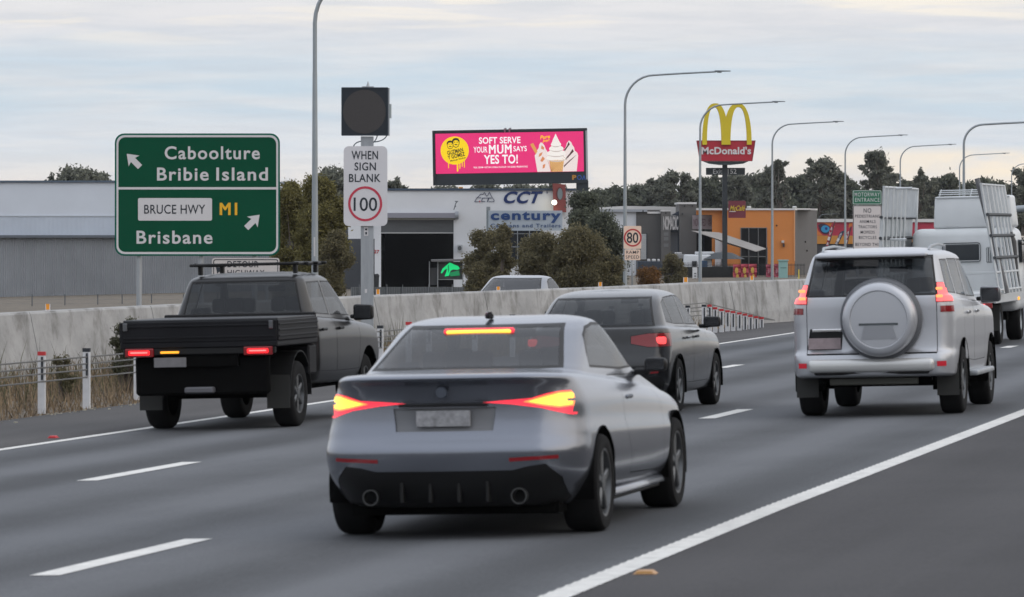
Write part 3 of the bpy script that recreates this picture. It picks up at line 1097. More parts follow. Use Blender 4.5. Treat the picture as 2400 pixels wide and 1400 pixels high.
M_navy = mat('navy_lettering', (.010, .03, .13), .5)
def caravan_shop():
    t = 330.0
    P = Plane(t)
    o = thing('caravan_shop', 'white shop building with navy lettering and a dark open roller door', 'shop', W(1115, 676, t))
    m_w = mat('white_tiltup', (.66, .675, .70), .6, var=.05, scale=.35)
    mb = MB()      # facade with a hole for the door: butted panels
    P.rect(mb, 878, 447, 1352, 514, 0, .3)
    P.rect(mb, 878, 514, 893, 684, 0, .3)
    P.rect(mb, 1063, 514, 1352, 684, 0, .3)
    mb.build('facade', m_w, o)
    P.rect(MB(), 816, 442, 1353, 447, .12, .6).build('roof_edge', mat('navy_trim', (.045, .07, .11), .5), o)
    mb = MB()
    P.rect(mb, 816, 447, 878, 560, -.05, .3)
    mb.build('side_wall', m_w, o)
    # dark interior
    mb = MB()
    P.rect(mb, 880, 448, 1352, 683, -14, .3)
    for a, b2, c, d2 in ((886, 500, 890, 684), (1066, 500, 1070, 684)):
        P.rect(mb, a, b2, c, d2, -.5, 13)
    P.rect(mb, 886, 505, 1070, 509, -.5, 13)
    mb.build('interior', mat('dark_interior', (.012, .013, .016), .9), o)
    P.rect(MB(), 893, 516.5, 1063, 545, -.12, .1).build('roller_curtain', mat('roller_grey', (.085, .09, .095), .55, var=.06, scale=2), o)
    P.rect(MB(), 893, 545, 1063, 547.5, -.08, .14).build('bottom_rail', mat('rail_pale', (.42, .43, .43), .5), o)
    hb = MB()
    P.rect(hb, 889, 499.5, 1067, 511, .45, .44)
    hb.build('roller_housing', mat('housing_grey', (.25, .25, .29), .5), o)
    c0, c1 = P.p(1066, 505, .23), P.p(1075, 505, .23)
    MB().tube([c0, c1], .27, 14).build('housing_end', mat('housing_end', (.26, .28, .31), .5), o)
    P.rect(MB(), 890, 511.3, 1066, 516, .06, .05).build('lintel', mat('lintel_cream', (.36, .36, .33), .6), o)
    # navy lettering and outline emblem
    mb = MB()
    P.text(mb, 'CCT', 1176, 448.5, 1262, 477.5, .05, .035, shear=.38, spacing=1.06)
    P.text(mb, '®', 1280, 449, 1284.5, 454, .05)
    mb.build('lettering', M_navy, o)
    lg = MB()
    def stroke(pp, w):
        for (a, b2), (c, d2) in zip(pp, pp[1:]):
            L = math.hypot(c - a, d2 - b2) or 1
            nx, ny = -(d2 - b2) / L * w / 2, (c - a) / L * w / 2
            ex, ey = (c - a) / L * w * .3, (d2 - b2) / L * w * .3
            P.poly(lg, [(a - nx - ex, b2 - ny - ey), (c - nx + ex, d2 - ny + ey), (c + nx + ex, d2 + ny + ey), (a + nx - ex, b2 + ny - ey)], .05, .01)
    stroke([(1124, 473), (1112.5, 473), (1117, 465.5), (1127, 455), (1132, 456), (1136, 451.5), (1140, 460), (1143, 459), (1147, 450.5), (1152, 461), (1158.5, 470), (1156, 473), (1158.5, 473)], 1.3)
    stroke([(1118, 464), (1128, 464)], 1.3)
    stroke([(1137, 464.5), (1131, 464.5), (1128.5, 472.5), (1137, 472.5)], 1.6)
    stroke([(1138.5, 464.5), (1152, 464.5)], 1.5)
    stroke([(1145.5, 464.5), (1142.5, 473)], 2.0)
    stroke([(1146, 473), (1156, 473)], 1.3)
    lg.build('emblem', mat('emblem_navy', (.03, .04, .10), .5), o)
    P.poly(MB(), P.circ(1124.6, 472.4, 1.6, 2.0, 12), .07, .01).build('emblem_dot', mat('emblem_red', (.45, .03, .05), .5), o)
    P.text(MB(), '27', 876.5, 586, 889, 594.5, .05, .03).build('street_number', mat('number_red', (.40, .035, .045), .5), o)
    # shop window under the name board
    P.rect(MB(), 1184, 540, 1270, 622, .04, .1).build('window', mat('shop_glass', (.016, .02, .025), .12), o)
    fr = MB()
    for a, b2, c, d2 in ((1182, 540, 1184.4, 622), (1212, 540, 1214, 622), (1240, 540, 1242, 622), (1268, 540, 1270.5, 622), (1184, 547.5, 1268, 549), (1184, 578, 1268, 580)):
        P.rect(fr, a, b2, c, d2, .12, .1)
    fr.build('window_frame', mat('frame_grey', (.24, .26, .28), .5), o)
    # security camera arm, air conditioner, downpipe
    mb = MB()
    mb.tube([P.p(1064, 492, .5), P.p(1068, 478, .6), P.p(1071, 474, .8)], .035, 6)
    P.rect(mb, 1066.5, 471.5, 1074, 474, .95, .25)
    P.rect(mb, 1066.5, 482, 1069, 486, .7, .15)
    mb.build('security_camera', mat('camera_grey', (.16, .18, .20), .5), o)
    ac = P.rect(MB(), 1072, 574, 1084, 590, .35, .33).build('air_conditioner', mat('ac_pale', (.42, .44, .46), .5), o)
    P.poly(MB(), P.circ(1077.5, 582, 4.6, 5.5, 20), .37, .02).build('fan_grille', mat('fan_dark', (.08, .085, .09), .6), ac)
    P.rect(MB(), 1063.8, 514, 1066, 684, .06, .05).build('downpipe', m_w, o)
    # red sign board at the roof corner
    rd = MB()
    P.poly(rd, [(1295, 430), (1325, 433), (1327, 498), (1297, 496)], .55, .4)
    rb = rd.build('roof_board', mat('brick_red_board', (.245, .062, .055), .7, var=.08, scale=1), o)
    P.poly(MB(), P.circ(1312.5, 455, 6.0, 13.5, 28), .58, .02).build('board_disc', mat('disc_grey', (.20, .23, .24), .6), rb)
    P.ringp(MB(), P.circ(1311.8, 454.5, 7.6, 15.2, 28), P.circ(1312.5, 455, 6.0, 13.5, 28), .585, .02).build('disc_rim', mat('disc_rim', (.11, .035, .035), .6), rb)
    # lit floodlight
    fl = MB()
    fl.tube([P.p(1299, 475, .62), P.p(1299, 475, 1.0)], [.1, .16], 16)
    f = fl.build('floodlight', mat('flood_case', (.10, .10, .10), .5), o)
    P.poly(MB(), P.circ(1299, 475, 6, 6, 24), 1.03, .02).build('lamp_glass', mat('flood_lit', (1, 1, .95), .4, emit=(1, .97, .85), es=2.2), f)
    ld = bpy.data.lights.new('floodlight_beam', 'SPOT')
    ld.energy = 30
    ld.spot_size = math.radians(110)
    ld.spot_blend = 1
    ld.shadow_soft_size = .2
    ld.color = (1, .9, .6)
    lo = link(bpy.data.objects.new('floodlight_beam', ld))
    lo.parent = f
    pw = P.p(1292, 476, 1.5)
    lo.location = pw - ORG[f]
    lo.rotation_euler = (P.p(1280, 492, 0) - pw).to_track_quat('-Z', 'Y').to_euler()
caravan_shop()

def name_board():
    t = 327.0
    P = Plane(t)
    o = thing('shop_name_board', 'pale blue grey name board with bold blue lettering on a grey post', 'sign board', W(1228, 660, t))
    P.poly(MB(), [(1145, 494), (1318, 494), (1318, 541), (1145, 541)], 0, .15).build('board', mat('board_pale', (.40, .46, .53), .5, var=.05, scale=.8), o)
    mb = MB()
    P.text(mb, 'century', 1150, 496, 1315, 523, .05, .035, spacing=1.16)
    mb.build('lettering', mat('century_blue', (.012, .055, .20), .5), o)
    mb = MB()
    P.text(mb, 'Caravans and Trailers', 1150, 524.5, 1314, 533.5, .05, .018, spacing=1.2)
    mb.build('small_lettering', mat('century_grey_blue', (.04, .085, .20), .5), o)
    P.rect(MB(), 1140, 485.5, 1144.8, 660, 0, .3).build('post', mat('board_post', (.20, .24, .27), .5), o)
    P.rect(MB(), 1140, 485, 1149, 493.6, .02, .3).build('post_cap', mat('board_post_cap', (.26, .29, .31), .5), o)
name_board()

def billboard():
    t = 318.0
    P = Plane(t, roll=-1.0, pivot=(1195, 365))
    o = thing('billboard', 'huge pink digital billboard with ice cream advert on a dark column', 'billboard', W(1365, 680, t))
    m_f = mat('billboard_frame', (.012, .019, .026), .5, var=.1, scale=.6)
    sc = dict(rough=.35)
    def led(n, c, e=1.0):
        return mat(n, tuple(.3 * x for x in c), .4, emit=c, es=e)
    P.rect(MB(), 1014, 309, 1377, 432, 0, 1.2).build('frame', m_f, o)
    P.rect(MB(), 1373, 306, 1377.5, 424, .03, 1.0).build('edge_strip', mat('edge_pale', (.36, .38, .40), .5), o)
    s0 = P.rect(MB(), 1021, 311, 1368, 405, .04, .05).build('screen', led('led_pink', (.66, .020, .150)), o)
    # yellow emblem with drips, two heads and lettering
    yl = MB()
    P.poly(yl, P.circ(1066, 351, 33, 33, 44), .08, .02)
    for x, y, w in ((1051, 391, 2), (1072, 399.5, 3.6), (1077.5, 393, 2.2), (1083, 388, 1.8), (1088, 390.5, 2)):
        P.poly(yl, [(x - w / 2, 372), (x + w / 2, 372), (x + w / 2, y), (x, y + 1.5), (x - w / 2, y)], .078, .02)
    yl.build('yellow_disc', led('led_yellow', (.80, .55, .004)), s0)
    bl = MB()
    P.text(bl, 'GUZMAN', 1048, 348, 1086, 358, .11, .03, rot=-12, spacing=1.04)
    P.text(bl, 'Y GOMEZ', 1049, 358.5, 1090, 368, .11, .03, rot=-12, spacing=1.04)
    P.text(bl, 'Mexican Kitchen', 1055, 369.5, 1092, 373.5, .11, .02, rot=-12)
    for cx, cy, s in ((1055.5, 337.5, 1.0), (1069, 333, 1.12)):
        hair = [(cx - 7.5 * s, cy + 3 * s), (cx - 7.8 * s, cy - 5 * s), (cx - 5 * s, cy - 9 * s), (cx, cy - 10.3 * s), (cx + 5 * s, cy - 9 * s), (cx + 7.8 * s, cy - 4.5 * s), (cx + 7.3 * s, cy + 4 * s),
                (cx + 5.6 * s, cy - 2.5 * s), (cx + 3 * s, cy - 5.6 * s), (cx - 3 * s, cy - 5.3 * s), (cx - 5.8 * s, cy - 2 * s)]
        P.poly(bl, hair, .11, .01)
        P.rect(bl, cx - 4.2 * s, cy - 2 * s, cx - 1.2 * s, cy - .9 * s, .11, .01)
        P.rect(bl, cx + 1.2 * s, cy - 2 * s, cx + 4.2 * s, cy - .9 * s, .11, .01)
        P.poly(bl, [(cx - 3.2 * s, cy + 3.4 * s), (cx, cy + 2.4 * s), (cx + 3.2 * s, cy + 3.4 * s), (cx + 3 * s, cy + 4.8 * s), (cx - 3 * s, cy + 4.8 * s)], .11, .01)
        P.poly(bl, [(cx - 5.8 * s, cy + 2 * s), (cx - 4.8 * s, cy + 6.5 * s), (cx, cy + 9 * s), (cx + 4.8 * s, cy + 6.5 * s), (cx + 5.8 * s, cy + 2 * s), (cx + 6.9 * s, cy + 2.4 * s), (cx + 5.6 * s, cy + 7.6 * s), (cx, cy + 10.4 * s), (cx - 5.6 * s, cy + 7.6 * s), (cx - 6.9 * s, cy + 2.4 * s)], .108, .01)
    bl.build('emblem_lettering', led('led_black', (.012, .010, .008), .6), s0)
    tx = MB()
    P.text(tx, 'SOFT SERVE', 1123, 321, 1220.5, 336.5, .08, .022, spacing=1.05)
    P.text(tx, 'YOUR', 1110, 343, 1142.5, 357, .08, .016, spacing=1.06)
    for k in (-1, 0, 1):
        P.text(tx, 'MUM', 1146.8 + k * .7, 339, 1198.7 + k * .7, 360, .08 + .004 * k, .0, spacing=1.14)
    P.text(tx, 'SAYS', 1203.5, 343, 1235, 355.5, .08, .016, spacing=1.06)
    P.text(tx, 'YES TO!', 1134, 362.5, 1213.5, 384, .08, .024, spacing=1.06)
    P.text(tx, 'REAL CREAM • NATURAL VANILLA FLAVOUR • NO ADDED PRESERVATIVES', 1110, 389.5, 1236, 393.5, .08, .01)
    tx.build('lettering', led('led_white', (.80, .78, .80)), s0)
    py = MB()
    P.text(py, 'Pure', 1266, 318.5, 1289, 327, .08, .03, shear=.3, rot=-6)
    P.text(py, 'Joy!', 1271, 328, 1287, 335.5, .08, .03, shear=.3, rot=-6)
    py.build('yellow_lettering', led('led_orange', (.85, .48, .01)), s0)
    # ice creams: modelled on the screen as the picture it shows
    sw = MB()
    for (cx, cy, rx, ry) in ((1305, 373, 25, 9), (1304, 362, 22, 9), (1304, 351, 17, 8), (1303.5, 341, 12, 7)):
        P.poly(sw, P.circ(cx, cy, rx, ry, 26), .10 + .002 * (373 - cy) / 10, .01)
    P.poly(sw, [(1292, 341), (1297, 328), (1301, 320), (1303, 315.5), (1306, 322), (1310, 331), (1315, 341)], .115, .01)
    sw.build('soft_serve', led('led_cream', (.74, .70, .66)), s0)
    shd = MB()
    def arc(cx, cy, rx, ry, a0, a1, w, d):
        n = 12
        o1 = [(cx + rx * math.cos(math.radians(a0 + (a1 - a0) * i / n)), cy + ry * math.sin(math.radians(a0 + (a1 - a0) * i / n))) for i in range(n + 1)]
        i1 = [(x, y - w * math.sin(math.pi * i / n)) for i, (x, y) in enumerate(o1)]
        P.poly(shd, o1 + i1[1:-1][::-1], d, .005)
    for cx, cy, rx, ry in ((1305, 373, 24, 8.5), (1304, 362, 21, 8.5), (1304, 351, 16, 7.5), (1303.5, 341, 11, 6.5)):
        arc(cx, cy, rx, ry, 15, 165, 2.4, .13)
    shd.build('swirl_crease', led('led_crease', (.48, .41, .38)), s0)
    cn = MB()
    P.poly(cn, [(1287, 377), (1322, 377), (1317.5, 404.5), (1291, 404.5)], .10, .01)
    cn.build('wafer_cone', led('led_wafer', (.62, .36, .14)), s0)
    gr = MB()
    for k in range(-3, 8):
        x = 1287 + k * 6
        P.poly(gr, [(max(1288, x), 378 if x > 1288 else 378 + (1288 - x)), (max(1288, x) + .8, 378 if x > 1288 else 378 + (1288 - x)), (min(x + 26.5, 1318.5), min(404, 378 + (1318.5 - x) if x + 26.5 > 1318.5 else 404)), (min(x + 25.7, 1317.8), min(404, 378 + (1318.5 - x) if x + 26.5 > 1318.5 else 404))], .115, .005)
        P.poly(gr, [(min(1321, x + 14), 378), (min(1321, x + 14.8), 378), (max(1291.8, x - 12), 404), (max(1291, x - 12.8), 404)], .117, .005)
    gr.build('cone_grid', led('led_wafer_dark', (.40, .19, .06)), s0)
    cp = MB()
    P.poly(cp, [(1253, 366), (1257, 361), (1259, 354), (1263, 348), (1264, 341), (1268, 335), (1273, 338), (1277, 344), (1279, 351), (1283, 357), (1286, 372), (1290, 404.5), (1259, 404.5)], .085, .01)
    P.poly(cp, [(1320, 362), (1323, 352), (1327, 346), (1329, 338), (1334, 332), (1339, 336), (1342, 343), (1346, 349), (1347, 356), (1353, 361), (1355, 368), (1351, 404.5), (1318, 404.5)], .085, .01)
    cp.build('sundae_cup', led('led_cup', (.70, .60, .58)), s0)
    ch = MB()
    for pp in ([(1333, 335), (1336, 341), (1329, 350), (1324, 357), (1322, 354), (1329, 345)], [(1342, 352), (1345, 358), (1335, 368), (1326, 378), (1325, 374), (1335, 363)], [(1351, 366), (1343, 374), (1330, 386), (1321, 395), (1321, 391), (1334, 379)]):
        P.poly(ch, pp, .10, .005)
    ch.build('chocolate_sauce', led('led_choc', (.055, .016, .016)), s0)
    ca = MB()
    for pp in ([(1270, 342), (1276, 348), (1274, 353), (1268, 350)], [(1264, 362), (1272, 358), (1269, 366), (1262, 370)], [(1272, 368), (1277, 374), (1270, 382), (1266, 378)], [(1272, 388), (1278, 386), (1276, 395), (1271, 397)]):
        P.poly(ca, pp, .10, .005)
    ca.build('caramel_sauce', led('led_caramel', (.55, .20, .08)), s0)
    P.poly(MB(), [(1243, 340), (1250, 336.5), (1260, 356), (1256, 363)], .09, .005).build('biscuit_stick', led('led_biscuit', (.60, .28, .07)), s0)
    # makers mark below the screen
    P.text(MB(), 'P', 1340, 413, 1350, 424.5, .02, .05).build('mark_letter', mat('mark_orange', (.45, .21, .03), .5), o)
    lb = MB()
    P.ringp(lb, P.circ(1357, 419, 5.2, 5.6, 20), P.circ(1357, 419, 3.6, 4.0, 20), .02, .01)
    P.poly(lb, [(1363, 424.5), (1368, 413), (1371.5, 424.5), (1369.5, 424.5), (1367.8, 417.5), (1365.2, 424.5)], .02, .01)
    lb.build('mark_ring', mat('mark_blue', (.02, .10, .42), .5), o)
    Pc = Plane(t)
    Pc.rect(MB(), 1351, 424, 1379, 690, -.1, 1.0).build('column', m_f, o)
    cat = MB()
    P.rect(cat, 1014, 303.5, 1377, 309, .05, .9)
    cat.build('top_rail', m_f, o)
    mb = MB()
    for x in (1184, 1195):
        mb.tube([P.p(x, 309, .3), P.p(x, 303, 1.0), P.p(x + 3, 302.5, 1.3)], .06, 6)
    mb.build('screen_camera', mat('cam_arm', (.22, .24, .26), .5), o)
    wk = MB()
    P.rect(wk, 1016, 313, 1019.5, 425, .25, .2)
    wk.build('side_fin', m_f, o)
billboard()

def arches_pylon():
    t = 388.0
    P = Plane(t)
    o = thing('restaurant_pylon', 'tall dark pylon with big yellow double arches over a red name box', 'pylon sign', W(1699, 658, t))
    P.rect(MB(), 1693.5, 384, 1705, 662, -.15, .42).build('pole', mat('pylon_dark', (.016, .021, .026), .5), o)
    m_r = mat('pylon_red', (.42, .012, .030), .45)
    P.poly(MB(), [(1632.5, 330), (1770, 330), (1762.5, 378), (1640.5, 378)], .6, 1.2).build('name_box', m_r, o)
    P.ringp(MB(), [(1632.3, 329.8), (1770.2, 329.8), (1762.7, 378.4), (1640.3, 378.4)], [(1635, 331.6), (1767.6, 331.6), (1761, 377), (1642, 377)], .63, .05).build('box_rim', mat('rim_dark_red', (.22, .02, .03), .5), o)
    P.poly(MB(), [(1648, 378.5), (1754, 378.5), (1742, 384), (1712, 387), (1686, 387), (1662, 384)], .5, 1.0).build('box_base', mat('pylon_base', (.03, .04, .045), .5), o)
    P.text(MB(), "McDonald's", 1643.5, 344.5, 1759.5, 362.5, .66, .03, spacing=1.04).build('lettering', mat('pylon_white', (.66, .62, .63), .5), o)
    # arches: one outline, thick
    def arch(xo0, xi0, xtop, xi1, xo1, yb):
        cl, w = [], []
        n = 26
        out, inn = [], []
        for i in range(n + 1):
            s = math.pi * i / n
            cxo, rxo = (xo0 + xo1) / 2, (xo1 - xo0) / 2
            cxi, rxi = (xi0 + xi1) / 2, (xi1 - xi0) / 2
            e = .80
            co, si = math.cos(s), math.sin(s)
            fx = math.copysign(abs(co) ** e, co)
            out.append((cxo - rxo * fx, yb - (yb - 243) * abs(si) ** .86))
            inn.append((cxi - rxi * fx, yb - (yb - 252) * abs(si) ** .86))
        return out + inn[::-1]
    m_y = mat('arch_yellow', (.62, .48, .012), .45, var=.05, scale=.5)
    mb = MB()
    P.poly(mb, arch(1645, 1656, 1677, 1690, 1706, 340), .9, .8)
    P.poly(mb, arch(1695, 1711, 1727, 1749.5, 1760.5, 340), .895, .79)
    mb.build('arches', m_y, o)
    P.rect(MB(), 1655.5, 393.5, 1747, 410, -.62, .25).build('exit_board', mat('exit_dark', (.022, .03, .035), .5), o)
    mb = MB()
    P.text(mb, 'Exit', 1672, 396, 1693.5, 407.5, -.59, .01)
    P.text(mb, '152', 1706.5, 396, 1727, 407.5, -.59, .01)
    mb.build('exit_lettering', mat('exit_white', (.55, .56, .56), .5), o)
    cf = P.rect(MB(), 1707, 471, 1747.5, 511, .2, .3).build('cafe_sign', mat('cafe_maroon', (.15, .018, .032), .5), o)
    P.text(MB(), 'McCafé', 1710, 482, 1744, 494.5, .24, .02, shear=.25).build('lettering', mat('cafe_yellow', (.55, .38, .02), .5), cf)
    P.rect(MB(), 1709, 495.5, 1724, 497, .24, .01).build('underline', mat('cafe_white', (.6, .55, .5), .5), cf)
arches_pylon()

# grey shops, orange shop, mural shop
M_dgrey = mat('shop_dark_grey', (.085, .082, .080), .7, var=.10, scale=.4)
M_mgrey = mat('shop_mid_grey', (.125, .12, .115), .7, var=.10, scale=.4)
M_cap = mat('parapet_white', (.60, .59, .58), .6)
def grey_shops():
    t = 405.0
    P = Plane(t)
    o = thing('grey_shop_row', 'dark grey shop row with pale roof, tall pillar and vertical white lettering', 'shop', W(1510, 665, t))
    P.poly(MB(), [(1400, 486), (1470, 482), (1592, 484), (1592, 506), (1400, 506)], -9, 10).build('roof', mat('roof_pale', (.50, .49, .48), .6, var=.05, scale=.3), o)
    P.rect(MB(), 1400, 491, 1517, 497, .25, .5).build('parapet', mat('roof_fascia', (.30, .32, .35), .5), o)
    P.rect(MB(), 1400, 497, 1491, 668, -.1, 8).build('pale_wall', mat('pale_shop_wall', (.56, .58, .61), .6, var=.05, scale=.4), o)
    P.rect(MB(), 1491, 492, 1549, 668, 0, 8).build('dark_wall', M_dgrey, o)
    P.rect(MB(), 1517, 496.5, 1549, 501, .1, .4).build('parapet', M_cap, o)
    rl = MB()
    y = 549
    while y < 606:
        P.rect(rl, 1502, y, 1514.5, y + 3.0, .12, .1)
        y += 3.3
    rl.build('roller_door', mat('roller_pale', (.42, .43, .43), .5), o)
    P.rect(MB(), 1514.5, 547, 1516.5, 607, .14, .12).build('door_jamb', mat('jamb_dark', (.03, .035, .045), .6), o)
    P.rect(MB(), 1549, 495, 1571, 668, .9, 8).build('letter_pillar', M_mgrey, o)
    P.rect(MB(), 1546.5, 493.5, 1571.5, 496, .95, 1).build('pillar_cap', M_cap, o)
    P.rect(MB(), 1571, 506, 1591, 545, .2, .3).build('letter_board', mat('letter_board', (.07, .08, .095), .6), o)
    P.rect(MB(), 1571, 545, 1591, 668, -.3, .3).build('glass_door', mat('pale_glass_door', (.24, .25, .27), .4), o)
    P.rect(MB(), 1588.5, 545, 1591, 668, .0, .25).build('door_frame', mat('frame_navy', (.03, .04, .07), .5), o)
    P.text(MB(), 'NOMADIC', 1553.5, 507, 1589, 539.5, .98, .03, spacing=.9).build('lettering', mat('pale_letters', (.52, .50, .49), .5), o)
    dc = MB()
    for y in (545, 556, 571):
        P.rect(dc, 1555, y, 1566, y + 8, .94, .03)
    dc.build('window_decal', mat('decal_grey', (.17, .17, .17), .5), o)
    P.rect(MB(), 1591, 479, 1631, 668, 1.3, 9).build('tall_pillar', M_mgrey, o)
    P.rect(MB(), 1588, 474.5, 1631.5, 479, 1.4, 9).build('pillar_cap', M_cap, o)
    P.poly(MB(), [(1572, 505), (1591, 495), (1591, 505)], .1, .4).build('awning_gusset', mat('gusset_navy', (.05, .06, .09), .5), o)
    for x, y in ((1603, 483), (1621, 483), (1598, 502), (1559, 500), (1506, 495)):
        P.rect(MB(), x - 1.5, y - 2, x + 1.5, y + 2, 1.6, .28).build('wall_light', mat('wall_light_dark', (.02, .02, .022), .5), o)
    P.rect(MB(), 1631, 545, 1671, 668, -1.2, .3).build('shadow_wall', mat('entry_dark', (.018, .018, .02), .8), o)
    P.rect(MB(), 1670, 557, 1692, 622, 5.2, .15).build('white_door', mat('white_door', (.60, .61, .64), .5), o)
    P.rect(MB(), 1650, 540, 1652, 600, -.9, .2).build('entry_post', mat('frame_navy', (.03, .04, .07), .5), o)
    sg = P.rect(MB(), 1621, 505, 1669.5, 537.5, 1.9, .3).build('name_panel', mat('panel_pinkish', (.34, .28, .29), .5), o)
    mb = MB()
    P.text(mb, 'NOVATED', 1623.5, 513, 1652, 530, 1.94, .0, spacing=.95)
    P.ringp(mb, P.circ(1661.5, 521, 4.6, 8.5, 22), P.circ(1661.5, 521, 3.7, 7.2, 22), 1.94, .01)
    P.text(mb, 'S', 1659.5, 516, 1663.5, 526, 1.94, .02)
    mb.build('lettering', mat('panel_letters', (.17, .09, .115), .5), sg)
grey_shops()

def orange_shop():
    t = 400.0
    P = Plane(t)
    o = thing('orange_shop', 'bright orange shop with grey side wall, tall dark window and white parapet', 'shop', W(1775, 665, t))
    m_o = mat('orange_render', (.56, .20, .045), .65, var=.06, scale=.35)
    m_o2 = mat('orange_render_deep', (.50, .165, .035), .65, var=.06, scale=.35)
    mb = MB()
    P.rect(mb, 1632, 493, 1669, 504, 0, .3)
    P.rect(mb, 1669, 493, 1694, 668, 0, .3)
    mb.build('wall', m_o, o)
    mb = MB()
    P.rect(mb, 1694.2, 493, 1735, 668, .5, .8)
    P.rect(mb, 1735, 493, 1797, 535, .5, .8)
    P.rect(mb, 1797, 493, 1862, 668, .5, .8)
    mb.build('front_wall', m_o, o)
    P.rect(MB(), 1860, 492.5, 1862.5, 612, .56, .2).build('corner_trim', mat('orange_pale', (.66, .33, .16), .6), o)
    # grey flank running back to the right
    fl = MB()
    a, b2 = P.p(1862.2, 493, .5), P.p(1862.2, 668, .5)
    c, d2 = Plane(409.0).p(1915, 492.5), Plane(409.0).p(1915, 668)
    fl.add([a, b2, d2, c], [[0, 1, 2, 3]])
    P3 = Plane(409.2)
    fl.build('side_wall', mat('flank_grey', (.105, .10, .098), .7, var=.08, scale=.4), o)
    cap = MB()
    cap.prism([P.p(1632, 488.3, .62), P.p(1862.6, 488.8, .62), P.p(1862.6, 493, .62), P.p(1632, 493, .62)], (0, .9, 0))
    cap.prism([P.p(1862.6, 488.8, .62), Plane(409.0).p(1916, 489.4, .1), Plane(409.0).p(1916, 493.2, .1), P.p(1862.6, 493, .62)], (-.25, .25, 0))
    cap.build('parapet', M_cap, o)
    P.rect(MB(), 1640, 490, 1912, 492, -.2, 8).build('roof', M_cap, o)
    P.rect(MB(), 1735, 535, 1797, 668, -.1, .2).build('window', mat('orange_glass', (.018, .018, .022), .1), o)
    fr = MB()
    for x0, y0, x1, y1 in ((1735, 535, 1736.5, 668), (1754, 535, 1755.2, 668), (1776, 535, 1777.2, 668), (1795.5, 535, 1797, 668), (1735, 533.6, 1797, 535.3), (1735, 601, 1797, 602.4)):
        P.rect(fr, x0, y0, x1, y1, .58, .7)
    fr.build('window_frame', mat('alu_frame', (.17, .17, .17), .5), o)
    P.rect(MB(), 1830.5, 564, 1836.5, 569.5, .9, .4).build('wall_lamp', mat('wall_lamp_pale', (.52, .50, .47), .4), o)
    P.rect(MB(), 1834, 571, 1838, 579, .7, .2).build('alarm_box', mat('alarm_dark', (.05, .03, .025), .5), o)
    P.poly(MB(), P.circ(1819.5, 529, 1.8, 2, 12), .56, .05).build('vent_hole', mat('hole', (.02, .012, .01), .8), o)
    for x in (1761, 1869):
        c = P.p(x, 488, -4)
        MB().lathe([(.10, 0), (.18, .02), (.20, .12), (.12, .18), (.0, .19)], 'z', 14, c).build('roof_vent', mat('vent_metal', (.46, .46, .44), .5), o, smooth=True, angle=40)
        MB().tube([c - Vector((0, 0, .25)), c + Vector((0, 0, .05))], .14, 10).build('vent_stack', mat('vent_metal', (.46, .46, .44), .5), o)
    mb = MB()
    for x, y in ((1887, 567), (1891, 588)):
        k = (x - 1862) / (1915 - 1862)
        tt = 399.5 + 9.5 * k
        P4 = Plane(tt)
        P4.rect(mb, x - 1.5, y - 2, x + 1.5, y + 2, .35, .3)
    mb.build('wall_fitting', mat('hole', (.02, .012, .01), .8), o)
orange_shop()

def mural_shop():
    t = 440.0
    P = Plane(t)
    o = thing('mural_shop', 'low shop with white fascia and a red mural showing a large blue eye', 'shop', W(1990, 640, t))
    P.rect(MB(), 1900, 513.5, 2200, 521, .4, 9).build('fascia', M_cap, o)
    mu = P.rect(MB(), 1900, 521.2, 2200, 552.5, .2, .3).build('mural', mat('mural_red', (.36, .022, .05), .6, var=.25, scale=.6), o)
    mb = MB()
    for pp in ([(1914, 522), (1948, 522), (1958, 533), (1946, 531), (1932, 524)], [(1914, 531), (1917, 541), (1925, 549), (1930, 552.3), (1914, 552.3)], [(1990, 524), (1998, 522), (1996, 532), (1988, 536)]):
        P.poly(mb, pp, .23, .02)
    mb.build('mural_orange', mat('mural_orange', (.55, .15, .03), .6, var=.2, scale=1), mu)
    ey = [(1917, 528), (1923, 524.5), (1932, 525), (1942, 530), (1949, 538), (1946, 545), (1938, 549), (1929, 548), (1922, 542)]
    P.poly(MB(), ey, .26, .02).build('mural_eye', mat('mural_dark', (.03, .012, .035), .6), mu)
    P.poly(MB(), P.circ(1934, 537, 10, 8.5, 26), .29, .02).build('mural_iris', mat('mural_blue', (.02, .22, .42), .6, var=.3, scale=1.5), mu)
    P.poly(MB(), P.circ(1936, 536, 3.2, 3.4, 18), .32, .02).build('mural_pupil', mat('mural_navy', (.01, .025, .17), .6), mu)
    P.rect(MB(), 1900, 552.7, 2200, 572, .2, .3).build('orange_band', mat('band_orange', (.47, .20, .03), .6, var=.06, scale=.5), o)
    P.rect(MB(), 1900, 572, 2200, 650, 0, .3).build('lower_wall', mat('mural_lower', (.045, .045, .05), .7), o)
mural_shop()

